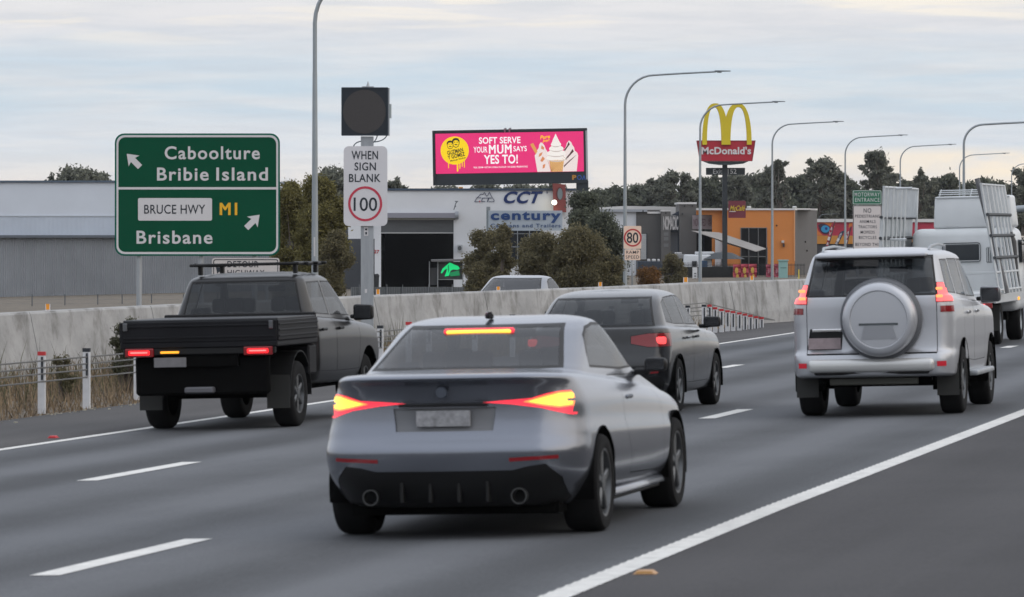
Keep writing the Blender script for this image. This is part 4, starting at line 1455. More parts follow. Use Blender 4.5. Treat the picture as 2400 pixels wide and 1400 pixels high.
def feather_flag(x0, y0, x1, y1, col, lab, t):
    P = Plane(t)
    o = thing('feather_flag', lab, 'flag', W(x1, 650, t))
    L = math.hypot(x1 - x0, y1 - y0)
    dx, dy = (x1 - x0) / L, (y1 - y0) / L
    nx, ny = -dy, dx
    lp, rp = [], []
    for i in range(13):
        s = i / 12
        w = 6.6 * (1 - .15 * s) * (min(1, s * 5) ** .6)
        bx, by = x0 + (x1 - x0) * s, y0 + (y1 - y0) * s
        lp.append((bx + nx * w, by + ny * w))
        rp.append((bx - nx * .6, by - ny * .6))
    mb = MB()
    for i in range(12):
        wv = .12 * math.sin(i * .9)
        mb.prism([P.p(*lp[i], wv), P.p(*rp[i], 0), P.p(*rp[i + 1], 0), P.p(*lp[i + 1], .12 * math.sin((i + 1) * .9))], (0, .02, 0))
    mb.build('flag_cloth', mat('flag_' + col[0], col[1], .7, var=.2, scale=2), o)
    tx = MB()
    for k, chh in enumerate('AVIA'):
        s = .30 + k * .20
        bx, by = x0 + (x1 - x0) * s + nx * 3.2, y0 + (y1 - y0) * s + ny * 3.2
        P.text(tx, chh, bx - 2.6, by - 4.2, bx + 2.6, by + 4.2, .2, .02, rot=math.degrees(math.atan2(dy, dx)) - 90)
    tx.build('lettering', mat('flag_white', (.58, .57, .58), .6), o)
    MB().tube([P.p(x0 - nx, y0, .05), P.p(x1 - nx * 1.2, y1, .05), W(x1 - 2, 650, t)], .04, 6).build('pole', mat('flag_pole', (.05, .05, .055), .5), o)
feather_flag(1956, 519, 1941, 578, ('red', (.36, .035, .06)), 'red feather flag with white letters in front of the blue eye', 425)
feather_flag(1978, 541, 1962, 574, ('navy', (.05, .06, .12)), 'navy feather flag between the eye mural and the lamp post', 425)
feather_flag(1994, 531, 1982, 582, ('crimson', (.38, .04, .07)), 'red feather flag just beside the motorway entrance sign', 425)

def shade_sail():
    t = 396.0
    P = Plane(t)
    o = thing('shade_sail', 'grey shade awning sloping down across the orange shop front', 'awning', W(1700, 600, t))
    mb = MB()
    a, b2, c, d2 = P.p(1622, 541, -1.5), P.p(1688, 545, -2.5), P.p(1796, 583, .6), P.p(1768, 589.5, 2.2)
    vs = []
    n = 8
    for i in range(n + 1):
        for j in range(n + 1):
            s, q = i / n, j / n
            p = a.lerp(d2, s).lerp(b2.lerp(c, s), q)
            p.z -= .35 * math.sin(math.pi * s) * math.sin(math.pi * q)
            vs.append(p)
    vs2 = [v - Vector((0, 0, .04)) for v in vs]
    k = (n + 1) ** 2
    fs = []
    for i in range(n):
        for j in range(n):
            q = [i * (n + 1) + j, (i + 1) * (n + 1) + j, (i + 1) * (n + 1) + j + 1, i * (n + 1) + j + 1]
            fs.append(q)
            fs.append([x + k for x in q][::-1])
    mb.add(vs + vs2, fs)
    mb.build('sail', mat('sail_grey', (.27, .255, .24), .8, var=.05, scale=1), o, smooth=True)
    pm = MB()
    pm.tube([c + Vector((0, 0, .1)), Vector((c.x, c.y, -2.9))], .08, 8)
    pm.build('post', mat('sail_post', (.05, .055, .06), .5), o)
    o = thing('dark_umbrella', 'wide dark grey umbrella roof below the sloping awning', 'umbrella', W(1692, 640, 392))
    P = Plane(392)
    mb = MB()
    top = P.p(1692, 590, 0)
    ring = [top + Vector((1.95 * math.cos(q), 1.95 * math.sin(q), -.62)) for q in [2 * math.pi * i / 8 for i in range(8)]]
    ring2 = [top + Vector((.9 * math.cos(q), .9 * math.sin(q), -.12)) for q in [2 * math.pi * i / 8 for i in range(8)]]
    mb.add([top] + ring2 + ring, [[0, 1 + i, 1 + (i + 1) % 8] for i in range(8)] + [[1 + i, 9 + i, 9 + (i + 1) % 8, 1 + (i + 1) % 8] for i in range(8)])
    mb.build('canopy', mat('umbrella_dark', (.05, .058, .065), .8), o)
    MB().tube([top, Vector((top.x, top.y, -2.6))], .05, 8).build('pole', mat('sail_post', (.05, .055, .06), .5), o)
shade_sail()

def fences():
    t = 385.0
    P = Plane(t)
    o = thing('palisade_fence', 'black palisade fence with thin pickets along the shop yard', 'fence', W(1690, 660, t))
    mb = MB()
    x = 1498.0
    while x < 1886:
        P.rect(mb, x, 615 if x < 1700 else 618, x + .9, 668, 0, .03)
        x += 3.4
    for y in (621, 650):
        P.rect(mb, 1497, y, 1887, y + 1.2, .04, .03)
    mb.build('picket_panel', mat('fence_black', (.014, .015, .017), .6), o)
    # see-through windbreak netting tied to the fence
    P.rect(MB(), 1560, 626, 1718, 666, -.25, .02).build('windbreak_netting', mat('netting_dark', (.03, .032, .030), .9, var=.3, scale=1.5), o)
    for i, (x0, x1, y0, y1, lab) in enumerate(((1718, 1735.5, 620, 658, 'red vertical banner with yellow motifs on the black fence, nearest the pylon'), (1736.5, 1754, 619, 659, 'red vertical banner with yellow motifs, middle of three on the fence'),
                                             (1755, 1773, 619, 658, 'red vertical banner with yellow motifs, last of three beside the tall window'),
                                             (1795, 1806.5, 620, 657, 'dull red banner on the fence just before the lamp post'), (1814, 1825, 619, 657, 'narrow dull red banner on the fence beside the teal cabinet'))):
        b = thing('fence_banner', lab, 'banner', W((x0 + x1) / 2, y1, t - .3), group='red banners on the fence')
        mb = MB()
        n = 8
        for k in range(n):
            ya, yb = y0 + (y1 - y0) * k / n, y0 + (y1 - y0) * (k + 1) / n
            mb.prism([P.p(x0, ya, .3 + .10 * math.sin(k * 1.3)), P.p(x1, ya, .3 + .12 * math.sin(k * 1.7 + 1)), P.p(x1, yb, .3 + .12 * math.sin((k + 1) * 1.7 + 1)), P.p(x0, yb, .3 + .10 * math.sin((k + 1) * 1.3))], (0, .02, 0))
        mb.build('banner_cloth', mat('banner_red' if i < 3 else 'banner_dull', (.38, .05, .075) if i < 3 else (.27, .045, .075), .7, var=.15, scale=1.5), b)
        mk = MB()
        for (fx, fy, rx, ry) in (((.45, .38, 4, 7.5), (.55, .75, 3.2, 6)) if i < 3 else ((.5, .45, 2.0, 5),)):
            P.poly(mk, P.circ(x0 + (x1 - x0) * fx, y0 + (y1 - y0) * fy, rx, ry, 14), .47, .02)
        mk.build('banner_motif', mat('motif_yellow' if i < 3 else 'motif_pale', (.52, .33, .06) if i < 3 else (.36, .16, .19), .6, var=.2, scale=2), b)
    o = thing('roadside_cabinet', 'pale teal utility cabinet standing at the end of the black fence', 'cabinet', W(1836, 662, 378))
    P = Plane(378)
    P.rect(MB(), 1825.5, 612, 1846.5, 664, 0, .6).build('cabinet_body', mat('teal_paint', (.23, .39, .37), .5, var=.06, scale=2), o)
    P.rect(MB(), 1823.5, 609, 1848.5, 612, .08, .75).build('cabinet_top', mat('teal_paint', (.23, .39, .37), .5), o)
    P.rect(MB(), 1829, 627, 1843, 629, .02, .03).build('vent_slot', mat('teal_dark', (.10, .19, .18), .5), o)
    o = thing('yard_banner', 'white tall panel with dark markings by the fence and a lamp post', 'banner', W(1628, 664, 380))
    P = Plane(380)
    P.rect(MB(), 1623, 627, 1634.5, 664, 0, .05).build('panel', mat('banner_white', (.60, .61, .62), .5, var=.05), o)
    mb = MB()
    for y in (640, 646, 652):
        P.rect(mb, 1627, y, 1632, y + 3, .03, .02)
    mb.build('marking', mat('banner_mark', (.12, .13, .15), .6), o)
    o = thing('marker_post', 'thin yellow marker post in the grass past the teal cabinet', 'post', W(1872, 662, 300))
    P = Plane(300)
    P.rect(MB(), 1871, 632, 1873.6, 664, 0, .06).build('post', mat('marker_yellow', (.62, .50, .06), .5), o)
    P.rect(MB(), 1869.5, 650, 1873.5, 664, -.06, .05).build('footing', mat('marker_white', (.6, .6, .55), .5), o)
    # wire fence in front of the warehouse and the caravan shop
    t = 250.0
    P = Plane(t)
    o = thing('wire_fence', 'low thin wire fence on dark posts in front of the warehouse', 'fence', W(400, 722, t))
    for x in (-40, 75, 152, 229, 286, 355, 430, 510, 590, 660):
        P.rect(MB(), x - 1, 690 if x < 500 else 688, x + 1.2, 740, 0, .05).build('post', mat('fence_post_dark', (.07, .08, .09), .6), o)
    mb = MB()
    for y in (693, 702, 711, 720):
        P.rect(mb, -60, y, 680, y + .35, .02, .01)
    mb.build('wire', mat('fence_wire', (.16, .17, .18), .6), o)
    t = 240.0
    P = Plane(t)
    o = thing('yard_fence', 'grey corrugated low fence in front of the open roller door', 'fence', W(1000, 690, t))
    ribbed_sheet(P, 822, 1128, 673, 700, 2, .05, 0).build('sheet_panel', mat('fence_sheet', (.135, .145, .15), .7, var=.15, scale=.6), o)
    for x in (842, 874, 907, 944, 1005, 1060, 1112):
        P.rect(MB(), x - .8, 667, x + .8, 702, .1, .06).build('post', mat('fence_post_grey', (.16, .17, .18), .6), o)
fences()

def shelter():
    t = 300.0
    P = Plane(t)
    o = thing('advertising_shelter', 'dark roadside shelter with a glowing green advertising panel', 'shelter', W(1050, 690, t))
    P.poly(MB(), [(1010, 609), (1096, 607), (1098, 612), (1012, 613.5)], .8, 2.4).build('roof', mat('shelter_roof', (.12, .12, .125), .5), o)
    for x in (1006.5, 1026, 1085):
        P.rect(MB(), x - 1, 613, x + 1, 695, .3, .15).build('post', mat('shelter_post', (.22, .23, .24), .5), o)
    pn = P.rect(MB(), 1027, 614, 1084, 655, .1, .15).build('poster_panel', mat('panel_grey', (.03, .034, .034), .5), o)
    P.ringp(MB(), [(1026, 613.6), (1085, 613.6), (1085, 656), (1026, 656)], [(1027.6, 615), (1083.4, 615), (1083.4, 654.6), (1027.6, 654.6)], .16, .06).build('panel_frame', mat('shelter_frame', (.26, .27, .27), .5), pn)
    mg = mat('poster_green', (.0, .25, .08), .4, emit=(.0, .55, .16), es=1.0)
    mg2 = mat('poster_green_dark', (.0, .1, .03), .4, emit=(.0, .16, .055), es=1.0)
    mb = MB()
    for pp in ([(1033, 640), (1037, 630), (1044, 624), (1050, 619), (1054, 615.5), (1060, 618), (1066, 621), (1074, 624), (1078, 630), (1072, 633), (1062, 632), (1056, 635), (1052, 647), (1042, 648), (1046, 638), (1048, 630), (1042, 633), (1036, 641)],):
        P.poly(mb, pp, .14, .02)
    mb.build('poster_figure', mg, pn)
    mb = MB()
    for pp in ([(1053, 640), (1076, 634), (1078, 646), (1056, 648)], [(1050, 622), (1052, 621), (1053, 635), (1050, 640)]):
        P.poly(mb, pp, .17, .01)
    mb.build('poster_ground', mg2, pn)
    P.rect(MB(), 1008, 628, 1025, 668, .1, .1).build('back_panel', mat('shelter_back', (.035, .037, .04), .6), o)
    o = thing('wheelie_bin', 'dark bin standing by the corner pillar of the white shop', 'bin', W(884, 684, 326))
    P = Plane(326)
    P.poly(MB(), [(877, 648), (888, 648), (887, 690), (878, 690)], 0, .5).build('bin_body', mat('bin_dark', (.016, .017, .02), .6), o)
    P.poly(MB(), [(876, 643), (886, 642), (889.5, 648), (876, 648)], .05, .55).build('lid', mat('bin_lid', (.022, .023, .027), .5), o)
    o = thing('roof_beacon', 'small orange beacon on the roof edge of the white shop', 'beacon', W(1080, 443, 330.5))
    P = Plane(330.5)
    P.rect(MB(), 1075, 438.5, 1085, 442, .2, .3).build('lens', mat('beacon_orange', (.55, .25, .05), .4), o)
    P.rect(MB(), 1076, 441.5, 1084, 443, .25, .4).build('base', M_dark, o)
shelter()

# ------------------------------------------------------------------ trees and shrubs
def leafmat(name, col, island=.5):
    m = mat(name, col, .8, island=island, spec=.12)
    nt = m.node_tree
    if not any(n.type == 'BSDF_TRANSLUCENT' for n in nt.nodes):
        b = nt.nodes['Principled BSDF']
        tr = nt.nodes.new('ShaderNodeBsdfTranslucent')
        mx = nt.nodes.new('ShaderNodeMixShader')
        mx.inputs[0].default_value = .38
        src = b.inputs['Base Color'].links[0].from_socket
        nt.links.new(src, tr.inputs[0])
        out = nt.nodes['Material Output']
        nt.links.new(b.outputs[0], mx.inputs[1])
        nt.links.new(tr.outputs[0], mx.inputs[2])
        nt.links.new(mx.outputs[0], out.inputs[0])
    return m
M_gum = leafmat('gum_leaves', (.150, .160, .142), .45)
M_pine = leafmat('dark_leaves', (.115, .128, .106), .45)
M_olive = leafmat('olive_leaves', (.165, .152, .068), .42)
M_oliveb = leafmat('brown_olive_leaves', (.150, .136, .085), .38)
M_bark = mat('bark', (.11, .09, .075), .9, var=.35, scale=3, stretch=(6, 6, 1))
def leaves(clumps, per, size, seed, droop=.0):
    """clumps: (x, y, z, rx, ry, rz); many small pointed leaf sprays through each clump's volume"""
    g = np.random.default_rng(seed)
    P = []
    for (x, y, z, rx, ry, rz) in clumps:
        n = max(8, int(per))
        d = g.normal(size=(n, 3))
        d /= np.linalg.norm(d, axis=1)[:, None]
        r = g.random(n) ** .45 * (1 + .30 * g.normal(size=n))
        P.append(d * r[:, None] * np.array([rx, ry, rz]) + np.array([x, y, z]))
    P = np.concatenate(P)
    n = len(P)
    a = g.normal(size=(n, 3))
    a[:, 2] -= droop
    a /= np.linalg.norm(a, axis=1)[:, None]
    b = np.cross(a, g.normal(size=(n, 3)))
    b /= np.linalg.norm(b, axis=1)[:, None]
    s = size * g.uniform(.55, 1.45, n)[:, None]
    a, b = a * s, b * s * .42
    V = np.empty((n, 4, 3))
    V[:, 0], V[:, 1], V[:, 2], V[:, 3] = P - a, P + b - a * .1, P + a, P - b - a * .1
    return V.reshape(-1, 3)
def leafobj(name, V, m, parent):
    n = len(V) // 4
    me = bpy.data.meshes.new(name)
    me.vertices.add(n * 4)
    me.vertices.foreach_set('co', V.astype(np.float32).ravel())
    me.loops.add(n * 4)
    me.loops.foreach_set('vertex_index', np.arange(n * 4, dtype=np.int32))
    me.polygons.add(n)
    me.polygons.foreach_set('loop_start', np.arange(0, n * 4, 4, dtype=np.int32))
    me.update(calc_edges=True)
    me.materials.append(m)
    o = link(bpy.data.objects.new(name, me))
    if parent is not None: o.parent = parent
    return o
def gum(name, label, H, Wd, seed, m, group=None, crown_from=.35, nclump=22, per=90, size=.42, loc=(0, 0, 0), spread=1.0, top=1.0, cat='tree', kr=1.0):
    """tapered trunk, forking limbs, foliage clumps at the limb ends with gaps between"""
    g = random.Random(seed)
    o = thing(name, label, cat, loc, group=group)
    tr = MB()
    zf = H * g.uniform(.28, .40)
    lean = Vector((g.uniform(-.05, .05) * H, g.uniform(-.03, .03) * H, 0))
    r0 = H * .022
    mid = Vector((0, 0, zf)) + lean * .5
    tr.tube([(0, 0, -.4), (0, 0, zf * .4), mid, mid + Vector((lean.x, lean.y, H * .3)), mid + Vector((lean.x * 1.5, lean.y * 1.5, H * .52))], [r0, r0 * .85, r0 * .7, r0 * .4, r0 * .12], 7)
    cl = []
    for i in range(nclump):
        z = H * (crown_from + (1 - crown_from) * (g.random() ** .8) * .93)
        f = (z / H - crown_from) / (1 - crown_from)
        rad = Wd / 2 * math.sqrt(max(.06, 1 - (abs(f - .42) / .62) ** 2)) * spread
        a = g.uniform(0, 2 * math.pi)
        rr = rad * g.random() ** .5
        c = Vector((math.cos(a) * rr + lean.x, math.sin(a) * rr + lean.y, z))
        k = g.uniform(.12, .24) * min(Wd, H * .9) * kr
        cl.append((c.x, c.y, c.z, k, k, k * g.uniform(.55, .85)))
        if i < 12:
            s = g.uniform(.2, .9)
            st = mid.lerp(mid + Vector((lean.x, lean.y, H * .3)), s)
            q = st.lerp(c, .55) + Vector((0, 0, -.03 * H))
            tr.tube([st, q, c], [r0 * .38, r0 * .22, r0 * .06], 5)
    for i in range(3):
        a = g.uniform(-.25, .25) * Wd
        cl.append((a + lean.x, g.uniform(-.2, .2) * Wd, H * (top - .07 - .05 * i), .12 * Wd, .12 * Wd, .07 * H))
    tr.build('trunk', M_bark, o, raw=True, smooth=True)
    leafobj('crown', leaves(cl, per, size, seed + 5, .5), m, o)
    return o
def shrub(name, label, px, ytop, wpx, t, seed, m, per=230, nclump=20, size=.16, ybase=None, group=None, cat='shrub', low=.08):
    g = random.Random(seed)
    X = (px - 1200) / F * t
    zg = W(0, ybase, t).z if ybase else ground_z(X, t)
    H = W(0, ytop, t).z - zg
    Wd = wpx * t / F
    o = thing(name, label, cat, (X, t, zg), group=group)
    st = MB()
    cl = []
    for i in range(nclump):
        f = low + (1 - low) * g.random() ** .9
        rad = Wd / 2 * (1.0 if f < .5 else math.sqrt(max(.08, 1 - ((f - .5) / .56) ** 2)))
        a = g.uniform(0, 2 * math.pi)
        rr = rad * g.random() ** .5 * .82
        c = Vector((math.cos(a) * rr, math.sin(a) * rr, H * f * .93))
        k = Wd * g.uniform(.13, .22)
        cl.append((c.x, c.y, c.z, k, k, k * g.uniform(.8, 1.2)))
        if i < 9:
            b = Vector((g.uniform(-.1, .1) * Wd, g.uniform(-.1, .1) * Wd, -.2))
            st.tube([b, b.lerp(c, .5) + Vector((0, 0, .1 * H)), c], [.035, .025, .008], 5)
    st.build('stem', M_bark, o, raw=True)
    leafobj('foliage', leaves(cl, per * 5.5, size * .36, seed + 3, .2), m, o)
    return o

# olive shrubs between the ramp and the shops
shrub('olive_shrub', 'tall olive green shrub just beside the green direction sign', 684, 420, 104, 172, 3, M_olive, 420, 46, .15, 720)
shrub('olive_shrub', 'tall olive green shrub behind the nearest lamp post', 752, 408, 122, 168, 8, M_olive, 420, 50, .15, 725)
shrub('olive_shrub', 'low olive bush at the foot of the taller shrubs above the ute bonnet', 782, 540, 92, 165, 12, M_oliveb, 330, 26, .14, 725)
shrub('olive_shrub', 'brown olive shrub in front of the name board post', 1135, 546, 104, 214, 21, M_oliveb, 330, 32, .17, 720)
shrub('olive_shrub', 'brown olive shrub reaching up to the small lettering of the name board', 1172, 528, 70, 210, 24, M_oliveb, 280, 24, .17, 720)
shrub('olive_shrub', 'round brown olive shrub below the shop window and behind the silver car roof', 1258, 554, 126, 206, 27, M_oliveb, 420, 38, .17, 720)
shrub('olive_shrub', 'wide brown olive shrub beside the billboard column foot', 1350, 540, 126, 204, 31, M_oliveb, 420, 38, .17, 720)
shrub('dark_shrub', 'tall dark green shrub hiding the billboard column', 1372, 446, 104, 222, 35, M_pine, 420, 44, .20, 720)
shrub('dark_shrub', 'dark green shrub behind the lamp post and the ramp speed sign', 1416, 500, 104, 218, 38, M_pine, 420, 40, .19, 720)
shrub('olive_shrub', 'brown bush at the foot of the 80 sign lamp post', 1412, 590, 95, 206, 41, M_oliveb, 320, 20, .17, 720)
shrub('yard_bush', 'small dark bush in front of the grey shops pillar', 1580, 592, 62, 330, 44, M_oliveb, 260, 16, .22, 672)
shrub('yard_bush', 'low rusty brown tuft of bush in front of the shop yard fence', 1527, 636, 74, 310, 46, leafmat('rusty_leaves', (.16, .085, .035), .5), 220, 14, .18, 676)
shrub('verge_bush', 'wispy grey green weed bush against the barrier behind the ute tray', 292, 748, 86, 70.5, 52, leafmat('grey_green_leaves', (.085, .088, .062), .5), 110, 16, .055, 905)
shrub('verge_bush', 'thin dry weed bush in the verge between the two near white posts', 150, 812, 60, 67.0, 55, leafmat('dry_stalk_leaves', (.12, .11, .07), .5), 60, 14, .05, 930)

# trees behind the warehouse and the shops
def far_tree(px, ytop, wpx, t, seed, label, m=None, name='gum_tree', cf=.35, nc=22, per=95, size=None, group=None, zb=-2.6, kr=1.0):
    X = (px - 1200) / F * t
    H = W(0, ytop + 5, t).z - zb
    return gum(name, label, H, wpx * t / F, seed, m or M_gum, group, cf, int(nc * 1.3), int(per * 2.6), size or .00046 * t, (X, t, zb), kr=kr)
far_tree(180, 390, 120, 470, 61, 'rounded gum tree showing above the warehouse roof', cf=.4, nc=34, per=130)
far_tree(232, 401, 62, 480, 62, 'small gum tree top beside the rounded one above the warehouse roof', cf=.4, nc=22)
far_tree(130, 404, 60, 475, 60, 'low gum tree top at the outer end of the trees above the warehouse roof', cf=.4, nc=20)
far_tree(686, 421, 70, 480, 63, 'dark gum tree top behind the green sign edge', nc=24)
far_tree(782, 394, 110, 450, 64, 'dark gum tree leaning behind the variable speed sign', nc=34, per=130, cf=.4)
far_tree(926, 414, 62, 470, 65, 'small gum tree top above the white shop roof beside the 100 sign', nc=24)
far_tree(880, 424, 60, 470, 66, 'gum tree top hidden behind the 100 sign', nc=20)
for i, (px_, yt, w) in enumerate(((1050, 432, 100), (1130, 426, 110), (1215, 428, 110), (1290, 424, 100))):
    far_tree(px_, yt, w, 500, 70 + i, 'dark tree crown in the gap between billboard and white shop roof', nc=26, per=110, group='trees in the gap under the billboard', name='dark_tree')
FT = [(1345, 448, 70, 0), (1395, 440, 80, 0), (1440, 432, 80, 0), (1490, 428, 80, 0), (1535, 408, 86, 1), (1588, 398, 84, 1), (1632, 412, 70, 0), (1668, 404, 60, 0), (1720, 402, 80, 1), (1772, 400, 74, 1), (1812, 386, 66, 1),
      (1860, 404, 70, 0), (1948, 392, 60, 1), (1990, 402, 60, 0), (2096, 398, 60, 1), (2130, 418, 60, 0), (2172, 404, 74, 1), (2222, 400, 70, 0), (2280, 412, 80, 0), (2330, 416, 70, 0)]
for i, (px_, yt, w, k) in enumerate(FT):
    if k:
        far_tree(px_, yt, w, 610 + 9 * (i % 5), 100 + i, 'broad gum tree with uneven crown in the treeline beyond the shops', nc=32, per=75, cf=.32, group='trees of the far treeline', kr=.8)
    else:
        far_tree(px_, yt, w * 1.15, 620 + 11 * (i % 4), 140 + i, 'dense dark tree in the treeline beyond the shops', M_pine, 'dark_tree', .15, 34, 120, group='trees of the far treeline')
far_tree(1832, 366, 44, 600, 201, 'thin gum tree with a lone high tuft beside the orange shop lamp post', nc=16, per=45, cf=.5, kr=.75)
far_tree(1918, 362, 92, 590, 202, 'large gum tree with clumped open crown rising above the mural shop', nc=40, per=50, cf=.42, kr=.66)
far_tree(2048, 344, 84, 585, 203, 'tallest gum tree of the treeline with a see through crown above the motorway sign', nc=40, per=40, cf=.42, kr=.62)
far_tree(2072, 372, 50, 592, 204, 'slender gum tree close beside the tallest one', nc=20, per=34, cf=.45, kr=.7)
far_tree(2394, 379, 66, 560, 205, 'rounded dark gum tree above the curved grey pole', nc=30, per=120, cf=.35)
far_tree(2160, 390, 40, 600, 206, 'narrow gum tree with sparse top behind the glass rack', nc=16, per=70, cf=.45)
# the wood behind reads as one mass
cl = []
g_ = random.Random(5)
for i in range(420):
    px_ = g_.uniform(1325, 2520)
    t_ = g_.uniform(640, 690)
    yt = float(np.interp(px_, [1325, 1400, 1500, 1600, 1750, 1900, 2000, 2200, 2520], [462, 455, 448, 436, 432, 432, 436, 434, 430])) + g_.uniform(0, 14)
    z1 = W(0, yt, t_).z
    z = z1 - 1.2 - (g_.random() ** 1.2) * (z1 + 4.0)
    r = g_.uniform(1.3, 2.4)
    cl.append(((px_ - 1200) / F * t_, t_, z, r, r, r * .8))
for i in range(150):
    px_ = g_.uniform(560, 1330)
    t_ = g_.uniform(520, 560)
    z1 = W(0, 446 + g_.uniform(0, 10), t_).z
    r = g_.uniform(1.2, 2.0)
    cl.append(((px_ - 1200) / F * t_, t_, z1 - 1 - g_.random() * (z1 + 3), r, r, r * .8))
tag(leafobj('woodland', leaves(cl, 190, .50, 77, .2), M_pine, None), kind='stuff')

# unseen wood added beside and behind the viewer, to darken the cars' reflections
cl = []
for i in range(420):
    a_ = math.radians(g_.uniform(26, 200))
    d_ = g_.uniform(62, 84)
    r = g_.uniform(2.0, 3.4)
    hh = 8 + 3.5 * math.sin(a_ * 9) + 2 * math.sin(a_ * 23)
    cl.append((math.sin(a_) * d_, math.cos(a_) * d_, g_.uniform(.2, 1.0) ** .7 * hh, r, r, r * .8))
tag(leafobj('woodland', leaves(cl, 55, 1.0, 79, .2), M_pine, None), kind='stuff')

# ------------------------------------------------------------------ vehicles
def paint(name, col, metal, rough, coat=.8, var=0):
    return mat(name, col, rough, metal=metal, coat=coat, spec=.5)
M_silver = paint('silver_paint', (.19, .203, .235), .80, .25, .4)
M_white = paint('pearl_silver_paint', (.45, .46, .485), .45, .34, .35)
M_blackp = paint('black_paint', (.014, .014, .016), .2, .3, .4)
M_greyp = paint('charcoal_paint', (.10, .105, .115), .5, .28)
def glass(name, col, see):
    m = mat(name, col, .05, spec=.55)
    nt = m.node_tree
    b = nt.nodes['Principled BSDF']
    tr = nt.nodes.new('ShaderNodeBsdfTransparent')
    tr.inputs[0].default_value = (.75, .78, .80, 1)
    mx = nt.nodes.new('ShaderNodeMixShader')
    mx.inputs[0].default_value = see
    nt.links.new(b.outputs[0], mx.inputs[1])
    nt.links.new(tr.outputs[0], mx.inputs[2])
    nt.links.new(mx.outputs[0], nt.nodes['Material Output'].inputs[0])
    return m
M_glass = glass('dark_glass', (.014, .017, .021), .30)
M_glass2 = glass('tinted_glass', (.045, .047, .052), .45)
def lined(m):
    """paint outside, dark trim on the inside of the shell"""
    nt = m.node_tree
    if any(n.type == 'NEW_GEOMETRY' for n in nt.nodes): return m
    b = nt.nodes['Principled BSDF']
    ge = nt.nodes.new('ShaderNodeNewGeometry')
    df = nt.nodes.new('ShaderNodeBsdfDiffuse')
    df.inputs[0].default_value = (.03, .03, .032, 1)
    mx = nt.nodes.new('ShaderNodeMixShader')
    nt.links.new(ge.outputs['Backfacing'], mx.inputs[0])
    nt.links.new(b.outputs[0], mx.inputs[1])
    nt.links.new(df.outputs[0], mx.inputs[2])
    nt.links.new(mx.outputs[0], nt.nodes['Material Output'].inputs[0])
    return m
M_trim = mat('black_trim', (.008, .008, .0085), .5, spec=.3)
M_tyre = mat('tyre_rubber', (.010, .010, .0105), .9, bump=.2, scale=40, spec=.2)
M_rim = mat('alloy_rim', (.14, .145, .15), .4, metal=.8)
M_under = mat('underbody_dark', (.005, .005, .005), .95, spec=.05)
M_chrome = mat('chrome', (.62, .62, .62), .14, metal=1.0)
M_redlens = mat('red_lens', (.22, .008, .012), .15, coat=.5)
M_redlit = mat('red_lens_lit', (.4, .01, .02), .25, emit=(1.0, .045, .075), es=1.25)
M_redlit2 = mat('red_lens_bright', (.4, .01, .02), .25, emit=(1.0, .13, .13), es=1.5)
M_core = mat('brake_lamp_core', (.6, .3, .05), .3, emit=(1.0, .62, .06), es=1.9)
M_orangelit = mat('brake_lamp_edge', (.6, .1, .03), .3, emit=(1.0, .27, .07), es=1.6)
M_amberlit = mat('amber_lit', (.5, .2, .01), .3, emit=(1, .42, .03), es=1.3)
M_plate = mat('number_plate', (.27, .27, .28), .5, var=.35, scale=26)

def pchip(Y, n):
    """monotone cubic through rows of Y (L, k); n samples per span"""
    Y = np.asarray(Y, float)
    d = Y[1:] - Y[:-1]
    m = np.zeros_like(Y)
    with np.errstate(divide='ignore', invalid='ignore'):
        h = np.where(d[:-1] * d[1:] > 0, 2 * d[:-1] * d[1:] / (d[:-1] + d[1:]), 0)
    m[1:-1] = np.nan_to_num(h)
    m[0], m[-1] = d[0], d[-1]
    out = []
    for i in range(len(Y) - 1):
        for k in range(n):
            t = k / n
            out.append((2 * t ** 3 - 3 * t * t + 1) * Y[i] + (t ** 3 - 2 * t * t + t) * m[i] + (-2 * t ** 3 + 3 * t * t) * Y[i + 1] + (t ** 3 - t * t) * m[i + 1])
    out.append(Y[-1])
    return np.array(out)
KEYS = ['xr', 'xf', 'W', 'zr', 'zm', 'zf', 'b', 'rx', 'ry', 'bf', 'fx', 'fy', 'tr', 'tf']
